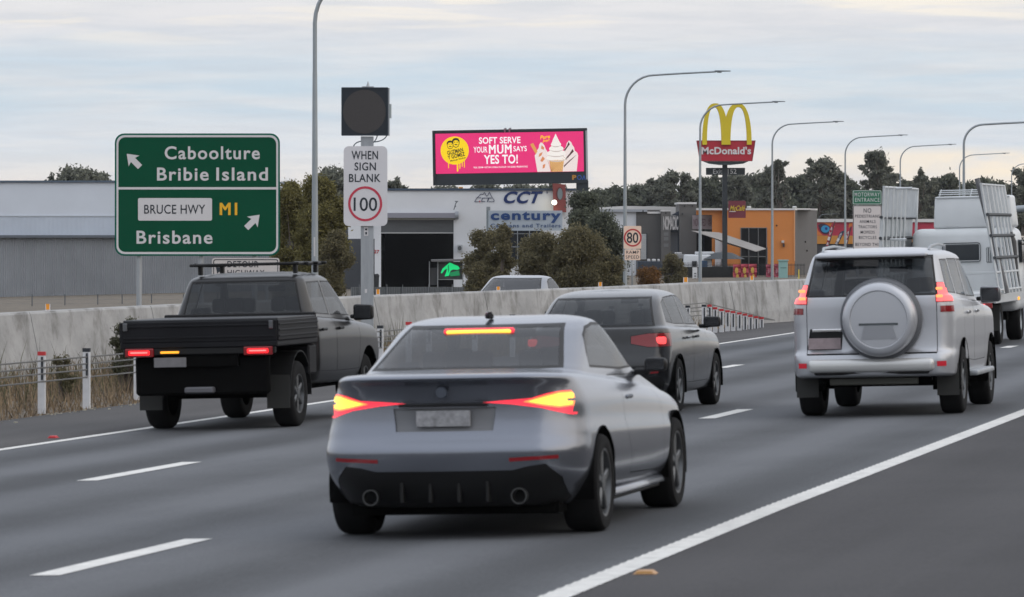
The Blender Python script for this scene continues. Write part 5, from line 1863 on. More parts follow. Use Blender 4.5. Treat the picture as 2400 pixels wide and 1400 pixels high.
def loft(levels, dflt, sub=6, nA=9, nB=7, nC=40):
    rows = []
    for lv in levels:
        d = dict(dflt)
        d.update(zip(KEYS[:6], lv[:6]))
        if len(lv) > 6: d.update(lv[6])
        rows.append([d[k] for k in KEYS])
    R_ = pchip(rows, sub)
    bm = bmesh.new()
    rings = []
    for r in R_:
        p = dict(zip(KEYS, r))
        xr, xf, Wd = p['xr'], p['xf'], p['W']
        rx, ry, fx, fy = min(p['rx'], .45 * (xf - xr)), min(p['ry'], .9 * Wd), min(p['fx'], .45 * (xf - xr)), min(p['fy'], .9 * Wd)
        half = []
        for i in range(nA):
            y = (Wd - ry) * i / nA
            half.append((xr + p['b'] * (y / Wd) ** 2, y))
        xa = xr + p['b'] * ((Wd - ry) / Wd) ** 2
        for i in range(nB):
            a = math.pi / 2 * i / nB
            half.append((xa + rx * (1 - math.cos(a)), Wd - ry + ry * math.sin(a)))
        xe = xf - p['bf'] * ((Wd - fy) / Wd) ** 2
        for i in range(nC):
            half.append((xa + rx + (xe - fx - xa - rx) * i / nC, Wd))
        for i in range(nB):
            a = math.pi / 2 * i / nB
            half.append((xe - fx + fx * math.sin(a), Wd - fy + fy * math.cos(a)))
        for i in range(nA + 1):
            y = (Wd - fy) * (1 - i / nA)
            half.append((xf - p['bf'] * (y / Wd) ** 2, y))
        xm, L = (xr + xf) / 2, max(.01, (xf - xr) / 2)
        pts = []
        for x, y in half:
            s = (x - xm) / L
            y2 = y * (1 - (p['tr'] if s < 0 else p['tf']) * abs(s) ** 2.6)
            z = p['zm'] + (p['zf'] - p['zr']) / 2 * s + ((p['zf'] + p['zr']) / 2 - p['zm']) * s * s
            pts.append((y2, x, z))
        full = pts + [(-a, b2, c) for a, b2, c in pts[-2:0:-1]]
        rings.append([bm.verts.new(q) for q in full])
    n = len(rings[0])
    for i in range(len(rings) - 1):
        for k in range(n):
            k2 = (k + 1) % n
            bm.faces.new((rings[i][k], rings[i][k2], rings[i + 1][k2], rings[i + 1][k]))
    bm.faces.new(rings[0][::-1])
    bm.faces.new(rings[-1])
    bmesh.ops.recalc_face_normals(bm, faces=bm.faces[:])
    bm.normal_update()
    return bm
def inpoly(x, y, P):
    c = False
    j = len(P) - 1
    for i in range(len(P)):
        if (P[i][1] > y) != (P[j][1] > y) and x < (P[j][0] - P[i][0]) * (y - P[i][1]) / (P[j][1] - P[i][1]) + P[i][0]:
            c = not c
        j = i
    return c
def offpoly(P, d):
    n = len(P)
    ar = sum(P[i][0] * P[(i + 1) % n][1] - P[(i + 1) % n][0] * P[i][1] for i in range(n))
    sg = 1 if ar > 0 else -1
    out = []
    for i in range(n):
        a, b2, c = Vector(P[i - 1]), Vector(P[i]), Vector(P[(i + 1) % n])
        e1, e2 = (b2 - a).normalized(), (c - b2).normalized()
        n1, n2 = Vector((e1.y, -e1.x)) * sg, Vector((e2.y, -e2.x)) * sg
        m = (n1 + n2)
        m = m / max(.3, m.length_squared) * 2 if m.length > .01 else n1
        out.append((b2.x + m.x * d * 1.0, b2.y + m.y * d * 1.0))
    return out
AX = {'side': (1, 2), 'rear': (0, 2), 'top': (0, 1)}
def cut(bm, poly, axes, filt):
    a, b2 = AX[axes]
    x0, x1 = min(p[0] for p in poly) - .02, max(p[0] for p in poly) + .02
    y0, y1 = min(p[1] for p in poly) - .02, max(p[1] for p in poly) + .02
    def near():
        out = []
        for f in bm.faces:
            if not filt(f): continue
            us = [v.co[a] for v in f.verts]
            if max(us) < x0 or min(us) > x1: continue
            vs = [v.co[b2] for v in f.verts]
            if max(vs) < y0 or min(vs) > y1: continue
            out.append(f)
        return out
    for i in range(len(poly)):
        p, q = poly[i], poly[(i + 1) % len(poly)]
        d = Vector((q[0] - p[0], q[1] - p[1]))
        if d.length < 1e-5: continue
        no = Vector((0, 0, 0))
        no[a], no[b2] = d.y, -d.x
        co = Vector((0, 0, 0))
        co[a], co[b2] = p
        fs = near()
        geom = set(fs)
        for f in fs:
            geom.update(f.edges)
            geom.update(f.verts)
        bmesh.ops.bisect_plane(bm, geom=list(geom), dist=1e-5, plane_co=co, plane_no=no.normalized())
        bm.normal_update()
    res = []
    for f in near():
        c = f.calc_center_median()
        if inpoly(c[a], c[b2], poly): res.append(f)
    return res
def extract(bm, faces, off=0.0):
    idx, V, Fs = {}, [], []
    for f in faces:
        q = []
        for v in f.verts:
            if v not in idx:
                idx[v] = len(V)
                V.append(tuple(v.co + v.normal * off))
            q.append(idx[v])
        Fs.append(q)
    bmesh.ops.delete(bm, geom=faces, context='FACES')
    mb = MB()
    mb.v, mb.f = V, Fs
    return mb

class Car:
    def __init__(s, name, label, loc, axle, levels, dflt, cat='car', sub=6, nC=40, roll=True):
        s.root = thing(name, label, cat, loc, (0, -SL if roll else 0, -TH))
        s.ax = axle
        s.bm = loft(levels, dflt, sub, nC=nC)
    def add(s, mb, name, m, parent=None, smooth=False, angle=40):
        for i, v in enumerate(mb.v):
            mb.v[i] = (v[0], v[1] - s.ax, v[2])
        o = mb.build(name, m, parent or s.root, smooth=smooth, raw=True, angle=angle)
        return o
    def patch(s, poly, axes, filt, name, m, trim=0.0, trim_m=None, off=-.003, parent=None, trim_name='trim', trim_off=-.001):
        if trim:
            out = cut(s.bm, offpoly(poly, trim), axes, filt)
        inner = cut(s.bm, poly, axes, filt)
        if not inner: return None
        if trim:
            a, b2 = AX[axes]
            P2 = offpoly(poly, trim)
            allf = [f for f in s.bm.faces if filt(f) and inpoly(f.calc_center_median()[a], f.calc_center_median()[b2], P2)]
            ring = [f for f in allf if f not in set(inner)]
        bi = extract(s.bm, inner, off) if not trim else None
        if trim:
            si = set(inner)
            # copy the inner ones first, then the ring
            mi = s._copy(inner, off)
            mr = s._copy(ring, trim_off)
            bmesh.ops.delete(s.bm, geom=inner + ring, context='FACES')
            o = s.add(mi, name, m, parent, True, None)
            if ring: s.add(mr, trim_name, trim_m or M_trim, o, True, None)
            return o
        return s.add(bi, name, m, parent, True, None)
    def _copy(s, faces, off):
        idx, V, Fs = {}, [], []
        for f in faces:
            q = []
            for v in f.verts:
                if v not in idx:
                    idx[v] = len(V)
                    V.append(tuple(v.co + v.normal * off))
                q.append(idx[v])
            Fs.append(q)
        mb = MB()
        mb.v, mb.f = V, Fs
        return mb
    def hole(s, poly, axes, filt):
        fs = cut(s.bm, poly, axes, filt)
        bmesh.ops.delete(s.bm, geom=fs, context='FACES')
    def body(s, m, name='body'):
        s.bm.normal_update()
        mb = MB().addbm(s.bm)
        for i, v in enumerate(mb.v):
            mb.v[i] = (v[0], v[1] - s.ax, v[2])
        return mb.build(name, lined(m), s.root, smooth=True, raw=True, angle=38, recalc=False)
    def seats(s, front, rear, zs, half, top):
        m = mat('seat_fabric', (.025, .025, .027), .8)
        for l, xs in ((front, (-half, half)), (rear, (-half, 0, half))):
            for x in xs:
                w = half * 1.15 if l == front else half * .85
                o = s.add(MB().rbox((x, l, (zs + top - .16) / 2), (w, .16, top - .16 - zs), .05, 2, M=None), 'seat', m, smooth=True)
                s.add(MB().rbox((x, l - .02, top - .06), (w * .55, .10, .17), .04, 2), 'headrest', m, o, smooth=True)
        dash = s.add(MB().rbox((0, front + .95, zs + .30), (half * 3.6, .35, .22), .06, 2), 'dashboard', m, smooth=True)
        s.add(MB().lathe([(.17, -.012), (.185, 0), (.17, .012), (.16, 0), (.17, -.012)], 'l', 20, (half, front + .62, zs + .40)), 'steering_wheel', M_trim, dash, smooth=True)
        s.add(MB().rbox((0, front + .55, top + .12), (.22, .03, .06), .012, 1), 'rear_view_mirror', M_trim)
    def arch(s, lx, zc, r, wmax):
        """wheel arch openings on both sides, with a dark liner"""
        poly = [(lx + r * math.cos(2 * math.pi * k / 30), zc + r * math.sin(2 * math.pi * k / 30)) for k in range(30)]
        for sg in (1, -1):
            s.hole(poly, 'side', lambda f, sg=sg: sg * f.calc_center_median().x > .3 * wmax)
            lin = MB()
            n = 20
            vs = []
            for k in range(n + 1):
                a = -.25 + (math.pi + .5) * k / n
                vs += [(sg * (wmax - .004), lx + (r + .004) * math.cos(a), zc + (r + .004) * math.sin(a)), (sg * (wmax - .32), lx + (r + .004) * math.cos(a), zc + (r + .004) * math.sin(a))]
            lin.add(vs, [[2 * k, 2 * k + 1, 2 * k + 3, 2 * k + 2] for k in range(n)])
            fan = [(sg * (wmax - .32), lx, zc)] + [(sg * (wmax - .32), lx + (r + .004) * math.cos(-.25 + (math.pi + .5) * k / n), zc + (r + .004) * math.sin(-.25 + (math.pi + .5) * k / n)) for k in range(n + 1)]
            lin.add(fan, [[0, k + 1, k + 2] for k in range(n)])
            s.add(lin, 'wheel_arch', M_under)
    def wheels(s, lxs, r, w, track, rim_r=.64, spokes=5, rim_m=None):
        for lx in lxs:
            for sg in (1, -1):
                t = MB().lathe([(r * rim_r, -w / 2 + .01), (r * .80, -w / 2), (r * .94, -w / 2 + .008), (r * .985, -w / 2 + .03), (r, -w / 2 + .06), (r, w / 2 - .06), (r * .985, w / 2 - .03), (r * .94, w / 2 - .008), (r * .80, w / 2), (r * rim_r, w / 2 - .01)], 's', 36)
                o = t.build('wheel', M_tyre, s.root, raw=True, smooth=True, angle=45)
                o.location = (sg * track / 2, lx - s.ax, r)
                rm = MB().lathe([(r * rim_r + .004, sg * (w / 2 - .012)), (r * rim_r - .015, sg * (w / 2 - .015)), (r * rim_r - .03, sg * (w / 2 - .09)), (.03, sg * (w / 2 - .10)), (.0, sg * (w / 2 - .10))], 's', 36)
                ro = rm.build('rim', M_rim if rim_m is None else rim_m, o, raw=True, smooth=True, angle=40)
                sp = MB()
                for k in range(spokes):
                    a = 2 * math.pi * k / spokes
                    M = Matrix.Rotation(a, 3, 'X')
                    L = r * rim_r - .03
                    sp.rbox(M @ Vector((sg * (w / 2 - .04), 0, L / 2 + .02)), (.03, .055, L), .01, 1, M=M)
                sp.lathe([(.065, sg * (w / 2 - .06)), (.06, sg * (w / 2 - .02)), (.0, sg * (w / 2 - .018))], 's', 18)
                sp.build('spokes', M_rim if rim_m is None else rim_m, o, raw=True)
    def mirror(s, l, z, half, m, size=(.21, .12, .14)):
        for sg in (1, -1):
            tp = lambda v: Vector((v.x, v.y, v.z * (1 - .25 * max(0, v.x * sg) / size[0])))
            o = s.add(MB().rbox((sg * (half + .14), l, z), size, .035, 3, taper=tp), 'mirror', m, smooth=True)
            s.add(MB().rbox((sg * (half + .03), l + .02, z - .05), (.12, .06, .05), .012, 1), 'mirror_arm', M_trim, o)
            s.add(MB().box((sg * (half + .14), l - size[1] / 2 - .002, z + .004), (size[0] * .8, .006, size[2] * .72)), 'mirror_glass', M_glass2, o)

def side_f(sg, n=.30, lo=-9, hi=9):
    return lambda f: sg * f.normal.x > n and sg * f.calc_center_median().x > 0 and lo < f.calc_center_median().y < hi
def rear_f(n=-.2, lmax=1.0, zmin=-1, zmax=9):
    return lambda f: f.normal.y < n and f.calc_center_median().y < lmax and zmin < f.calc_center_median().z < zmax
def mirx(P): return [(-x, z) for x, z in P]

COUPE = [(.55, 4.1, .55, .20, .19, .20), (.20, 4.55, .78, .22, .19, .20), (.06, 4.70, .875, .34, .27, .28), (.0, 4.76, .945, .50, .40, .40), (-.01, 4.77, .958, .61, .52, .50), (.06, 4.75, .955, .72, .64, .58),
             (.085, 4.72, .935, .82, .76, .66), (.09, 4.68, .92, .93, .88, .73), (.05, 4.60, .875, 1.045, .965, .79), (-.012, 4.54, .845, 1.110, 1.00, .82), (.05, 4.48, .82, 1.137, 1.015, .84),
             (.56, 3.62, .80, 1.15, 1.045, 1.04), (.68, 3.46, .785, 1.185, 1.09, 1.08), (1.02, 3.05, .735, 1.32, 1.26, 1.28), (1.30, 2.76, .685, 1.42, 1.40, 1.40), (1.46, 2.60, .635, 1.455, 1.46, 1.445), (1.60, 2.50, .53, 1.475, 1.488, 1.465), (1.75, 2.42, .37, 1.49, 1.50, 1.475), (2.0, 2.2, .04, 1.497, 1.50, 1.495)]
COUPE_D = dict(b=.14, rx=.46, ry=.33, bf=.22, fx=.45, fy=.35, tr=.055, tf=.07)
# --- silver coupe, nearest car
def coupe():
    base = G(1112, 1248)
    c = Car('silver_coupe', 'silver grey coupe with glowing brake lights, nearest car in the lane', base, .95,
            COUPE,
            COUPE_D)
    for sg in (1, -1):
        win = [(1.36, 1.15), (1.40, 1.22), (1.56, 1.345), (1.72, 1.400), (2.0, 1.425), (2.35, 1.415), (2.72, 1.34), (3.22, 1.10), (2.4, 1.105)]
        c.patch(win, 'side', side_f(sg, .35, .85, 3.5), 'side_window', M_glass, .018, M_trim)
        door = [(1.98, .36), (3.22, .33), (3.30, .75), (3.20, 1.03), (1.86, 1.06), (1.78, .75)]
        d = c.patch(door, 'side', side_f(sg, .35, 1.6, 3.6), 'door', M_silver, .006, M_trim, off=0.0, trim_off=-.006)
        if d: c.add(MB().rbox((sg * .918, 2.05, .90), (.03, .20, .03), .01, 1), 'handle', M_silver, d)
    c.patch([(-.655, 1.168), (.655, 1.168), (.545, 1.425), (-.545, 1.425)], 'rear', rear_f(-.15, 1.62, 1.13), 'rear_window', M_glass2, .022, M_trim)
    c.patch([(-.62, 1.10), (.62, 1.10), (.45, 1.40), (-.45, 1.40)], 'rear', lambda f: f.normal.y > .15 and f.calc_center_median().y > 2.5 and f.calc_center_median().z > 1.06, 'windscreen', M_glass2, .02, M_trim)
    c.seats(2.15, 1.35, .55, .35, 1.24)
    # tail lamps
    lamp = [(.27, .938), (.44, .950), (.60, .960), (.70, .990), (.78, 1.003), (1.0, 1.003), (1.0, .845), (.84, .838), (.66, .893), (.46, .922)]
    core = [(.58, .938), (.69, .965), (.77, .985), (.845, .985), (.835, .908), (.77, .902), (.68, .918)]
    for sg, fl in ((1, lambda P: P), (-1, mirx)):
        fu = lambda f, sg=sg: f.normal.y < .3 and f.calc_center_median().y < .37 and sg * f.calc_center_median().x > .2
        m1 = c._copy(cut(c.bm, offpoly(fl(core), .012), 'rear', fu), .0045)
        m2 = c._copy(cut(c.bm, fl(core), 'rear', fu), .007)
        tl = c.patch(fl(lamp), 'rear', fu, 'tail_light', M_redlit, 0, off=.002)
        c.add(m1, 'lamp_edge', M_orangelit, tl, True, None)
        c.add(m2, 'brake_lamp', M_core, tl, True, None)
    # black lower bumper, diffuser slats, reflectors, exhausts
    low = [(-.70, .19), (.70, .19), (.80, .27), (.79, .42), (.70, .515), (.58, .50), (.48, .475), (-.48, .475), (-.58, .50), (-.70, .515), (-.79, .42), (-.80, .27)]
    o = c.patch(low, 'rear', rear_f(-.1, .6, -1, .6), 'lower_bumper', M_trim, .0, off=-.004)
    for x in (-.30, -.10, .10, .30):
        c.add(MB().rbox((x, .10, .33), (.025, .12, .14), .006, 1), 'diffuser_fin', M_trim, o)
    for sg, fl in ((1, lambda P: P), (-1, mirx)):
        c.patch(fl([(.46, .535), (.78, .548), (.78, .572), (.46, .56)]), 'rear', rear_f(-.1, .5), 'reflector', M_redlens, off=.003)
        c.add(MB().lathe([(.052, .10), (.056, .02), (.048, .02), (.044, .10)], 'l', 20, (sg * .52, .02, .30)), 'exhaust', mat('exhaust_dark', (.10, .10, .10), .3, metal=.8), smooth=True)
    # boot lid and plate recess
    lid = [(-.58, .70), (.58, .70), (.62, .80), (.60, 1.02), (.58, 1.115), (-.58, 1.115), (-.60, 1.02), (-.62, .80)]
    pl = [(-.34, .745), (.34, .745), (.36, .905), (-.36, .905)]
    c.patch(pl, 'rear', rear_f(-.1, .3), 'plate_recess', mat('recess_grey', (.15, .155, .165), .4), 0, off=-.012)
    c.add(MB().rbox((0.0, .062, .832), (.38, .012, .11), .004, 1), 'number_plate', M_plate)
    c.add(MB().rbox((0, .06, .925), (.62, .03, .022), .006, 1), 'lid_handle', M_trim)
    c.add(MB().lathe([(.001, 0), (.036, .0), (.040, .008), (.040, .02)], 'l', 24, (0, .015, 1.01)), 'badge', mat('badge_dark', (.05, .06, .08), .3), smooth=True)
    # high brake light at the top edge of the rear window
    c.patch([(-.235, 1.398), (.235, 1.398), (.225, 1.424), (-.225, 1.424)], 'rear', rear_f(-.05, 1.7, 1.2), 'high_brake_light', M_core, off=.004)
    ob = c.add(MB().rbox((0, 1.255, 1.407), (.47, .045, .022), .010, 2, M=Matrix.Rotation(.55, 3, 'X')), 'high_brake_light', M_core)
    c.add(MB().rbox((0, 1.263, 1.405), (.51, .04, .038), .014, 2, M=Matrix.Rotation(.55, 3, 'X')), 'lamp_housing', M_redlit, ob)
    # sill blade
    for sg in (1, -1):
        tp = lambda v, sg=sg: Vector((v.x + sg * .02 * (1 if v.z < 0 else 0), v.y, v.z))
        c.add(MB().rbox((sg * .885, 2.40, .245), (.05, 1.95, .055), .02, 2, taper=tp), 'side_skirt', M_silver, smooth=True)
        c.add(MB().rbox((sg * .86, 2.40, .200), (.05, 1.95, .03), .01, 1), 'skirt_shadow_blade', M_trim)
    c.add(MB().rbox((0, 1.62, 1.51), (.05, .16, .05), .02, 2, taper=lambda v: Vector((v.x * (.5 if v.z > 0 else 1), v.y + (-.03 if v.z > 0 else 0), v.z))), 'roof_antenna', M_silver, smooth=True)
    c.arch(.95, .34, .395, .945)
    c.arch(3.84, .34, .39, .945)
    c.body(M_silver)
    c.wheels((.95, 3.84), .34, .27, 1.64, .70, 5)
    c.mirror(3.04, 1.10, .80, M_trim, (.17, .10, .11))
    mb = MB().box((0, 2.35, .29), (1.40, 4.0, .22))
    mb.box((0, .62, .30), (1.46, .5, .28))
    c.add(mb, 'underbody', M_under)
coupe()

# --- pale four wheel drive with spare wheel on the back
def offroader():
    base = G(2072, 971)
    c = Car('offroad_wagon', 'pale silver four wheel drive with round spare wheel cover on its back door', base, .98,
            [(.45, 4.1, .60, .44, .42, .45), (.10, 4.5, .86, .45, .42, .45), (.01, 4.64, .92, .49, .46, .50), (.0, 4.68, .935, .62, .58, .60), (.02, 4.68, .94, .70, .66, .68), (.07, 4.66, .94, .76, .72, .76), (.085, 4.64, .945, .90, .88, .88), (.09, 4.62, .945, 1.06, 1.04, 1.0),
             (.09, 4.55, .935, 1.22, 1.17, 1.09), (.095, 4.48, .92, 1.31, 1.225, 1.12), (.10, 4.40, .905, 1.345, 1.25, 1.14), (.11, 3.52, .875, 1.37, 1.27, 1.24), (.18, 3.22, .81, 1.56, 1.50, 1.48), (.27, 2.92, .75, 1.755, 1.735, 1.70), (.30, 2.82, .725, 1.81, 1.80, 1.765), (.34, 2.74, .67, 1.845, 1.845, 1.80),
             (.46, 2.62, .55, 1.868, 1.875, 1.825), (.8, 2.4, .3, 1.885, 1.895, 1.85), (1.3, 2.0, .04, 1.895, 1.90, 1.88)],
            dict(b=.07, rx=.26, ry=.20, bf=.2, fx=.3, fy=.3, tr=.04, tf=.05), cat='car')
    c.patch([(-.74, 1.32), (.74, 1.32), (.64, 1.76), (-.64, 1.76)], 'rear', lambda f: f.normal.y > .15 and f.calc_center_median().y > 2.55 and f.calc_center_median().z > 1.28, 'windscreen', M_glass2, .02, M_trim)
    c.seats(2.05, 1.15, .75, .36, 1.52)
    wf = lambda f: f.normal.y < -.3 and f.calc_center_median().y < .6 and f.calc_center_median().z > 1.3
    o = c.patch([(-.72, 1.375), (.72, 1.375), (.655, 1.79), (-.655, 1.79)], 'rear', wf, 'rear_window', M_glass, .02, M_trim)
    c.add(MB().rbox((0, .225, 1.815), (1.26, .22, .04), .015, 2), 'spoiler', M_white, smooth=True)
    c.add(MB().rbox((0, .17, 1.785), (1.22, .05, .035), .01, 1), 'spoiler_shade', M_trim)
    for sg in (1, -1):
        for k, win in enumerate(([(.36, 1.395), (.98, 1.375), (.98, 1.745), (.52, 1.745)], [(1.06, 1.37), (1.92, 1.335), (1.92, 1.745), (1.06, 1.75)], [(2.0, 1.33), (2.95, 1.31), (2.66, 1.70), (2.48, 1.735), (2.0, 1.742)])):
            c.patch(win, 'side', side_f(sg, .35, .2, 3.3), 'side_window', M_glass2, .014, M_trim)
        for door in ([(1.16, .62), (1.95, .58), (1.95, 1.27), (1.06, 1.31), (1.10, .90)], [(1.98, .58), (3.02, .58), (3.08, .95), (3.02, 1.24), (1.98, 1.27)]):
            d = c.patch(door, 'side', side_f(sg, .12, .9, 3.3), 'door', M_white, .006, M_trim, off=0, trim_off=-.006)
            if d: c.add(MB().rbox((sg * .952, door[0][0] + .25, 1.14), (.03, .2, .035), .01, 1), 'handle', M_chrome, d)
        fl = (lambda P: P) if sg == 1 else mirx
        fu = lambda f, sg=sg: sg * f.calc_center_median().x > .6 and f.calc_center_median().y < .34 and (f.normal.y < -.05 or sg * f.normal.x > .5)
        l1 = c.patch(fl([(.735, 1.285), (1.0, 1.285), (1.0, 1.49), (.725, 1.49)]), 'rear', fu, 'tail_light', M_redlit2, .010, M_redlens, off=.012, trim_name='lens_rim', trim_off=.004)
        for zz in (1.345, 1.43):
            c.add(MB().rbox((sg * .775, .088, zz), (.075, .03, .032), .008, 1), 'lamp_strip', mat('strip_lit', (.5, .1, .05), .3, emit=(1, .33, .10), es=1.7), l1)
        c.patch(fl([(.775, 1.165), (1.0, 1.165), (1.0, 1.235), (.775, 1.235)]), 'rear', fu, 'lower_lamp', M_redlens, off=.006)
        c.patch(fl([(.735, .562), (.83, .562), (.83, .618), (.735, .618)]), 'rear', rear_f(-.1, .4), 'reflector', mat('reflector_dull_lit', (.3, .01, .02), .25, emit=(1, .05, .08), es=.18), off=.006)
        # roof rail
        c.add(MB().tube([(sg * .60, .62, 1.86), (sg * .61, .72, 1.905), (sg * .60, 1.5, 1.925), (sg * .59, 2.2, 1.905), (sg * .58, 2.3, 1.86)], .016, 6), 'roof_rail', M_steel, smooth=True)
    # tail gate lines
    fr = rear_f(-.3, .3)
    for x in (-.735, .735):
        c.patch([(x - .004, .72), (x + .004, .72), (x + .004, 1.36), (x - .004, 1.36)], 'rear', fr, 'door_seam', M_trim, off=-.006)
    c.patch([(-.735, .705), (.735, .705), (.735, .722), (-.735, .722)], 'rear', fr, 'door_seam', M_trim, off=-.01)
    # plate niche
    c.patch([(-.735, .765), (-.34, .765), (-.32, 1.0), (-.70, 1.0)], 'rear', fr, 'plate_recess', M_trim, off=-.02)
    c.add(MB().rbox((-.53, .068, .835), (.37, .014, .125), .004, 1), 'number_plate', mat('plate_pinkish', (.30, .24, .245), .5, var=.15, scale=12))
    c.add(MB().rbox((-.50, .062, .985), (.34, .03, .03), .008, 1), 'plate_garnish', M_chrome)
    # spare wheel in a round cover
    sc = (.12, -.20, 1.10)
    sp = c.add(MB().lathe([(.0, .0), (.22, .001), (.315, .004), (.325, -.008), (.36, -.006), (.395, .02), (.414, .06), (.42, .12), (.42, .22), (.39, .27)], 'l', 56, sc), 'spare_wheel_cover', M_white, smooth=True)
    c.add(MB().lathe([(.405, .16), (.455, .19), (.465, .24), (.44, .285), (.36, .30)], 'l', 48, sc), 'spare_tyre', mat('spare_ring_shade', (.10, .105, .115), .5), sp, smooth=True)  # ring tinted grey to carry the shadow round the cover
    c.add(MB().prism([(sc[0] - .22, sc[1] - .006, 1.035), (sc[0] + .22, sc[1] - .006, 1.035), (sc[0] + .22, sc[1] - .006, 1.06), (sc[0] - .22, sc[1] - .006, 1.06)], (0, .02, 0)), 'cover_groove', mat('groove_dark', (.06, .07, .075), .4), sp)
    c.add(MB().prism([(sc[0] - .20, sc[1] - .004, .88), (sc[0] + .20, sc[1] - .004, .88), (sc[0] + .16, sc[1] - .030, 1.03), (sc[0] - .16, sc[1] - .030, 1.03)], (0, .02, 0)), 'cover_panel', M_white, sp)
    # bumper, hitch, mud flaps, exhaust
    c.add(MB().rbox((0, .035, .585), (1.42, .17, .15), .05, 3), 'bumper', mat('bumper_satin', (.56, .56, .55), .25, metal=.4), smooth=True)
    c.add(MB().rbox((0, .06, .505), (1.3, .10, .05), .015, 1), 'bumper_step', M_trim)
    c.add(MB().rbox((0, .22, .40), (1.0, .06, .08), .01, 1), 'tow_bar', mat('towbar_dark', (.05, .05, .04), .6))
    for sg in (1, -1):
        c.add(MB().box((sg * .80, .50, .40), (.25, .012, .36)), 'mud_flap', mat('flap_dark', (.03, .03, .028), .8))
        c.add(MB().rbox((sg * .965, 2.3, .44), (.14, 1.7, .06), .02, 2), 'side_step', M_steel, smooth=True)
    c.arch(.98, .40, .46, .945)
    c.arch(3.77, .40, .45, .945)
    c.body(M_white)
    c.wheels((.98, 3.77), .385, .265, 1.60, .58, 6)
    c.mirror(2.88, 1.32, .90, M_greyp, (.24, .13, .20))
    mb = MB().box((0, 2.35, .50), (1.25, 4.0, .22))
    mb.box((0, .98, .38), (1.3, .12, .12))
    c.add(mb, 'underbody', M_under)
offroader()

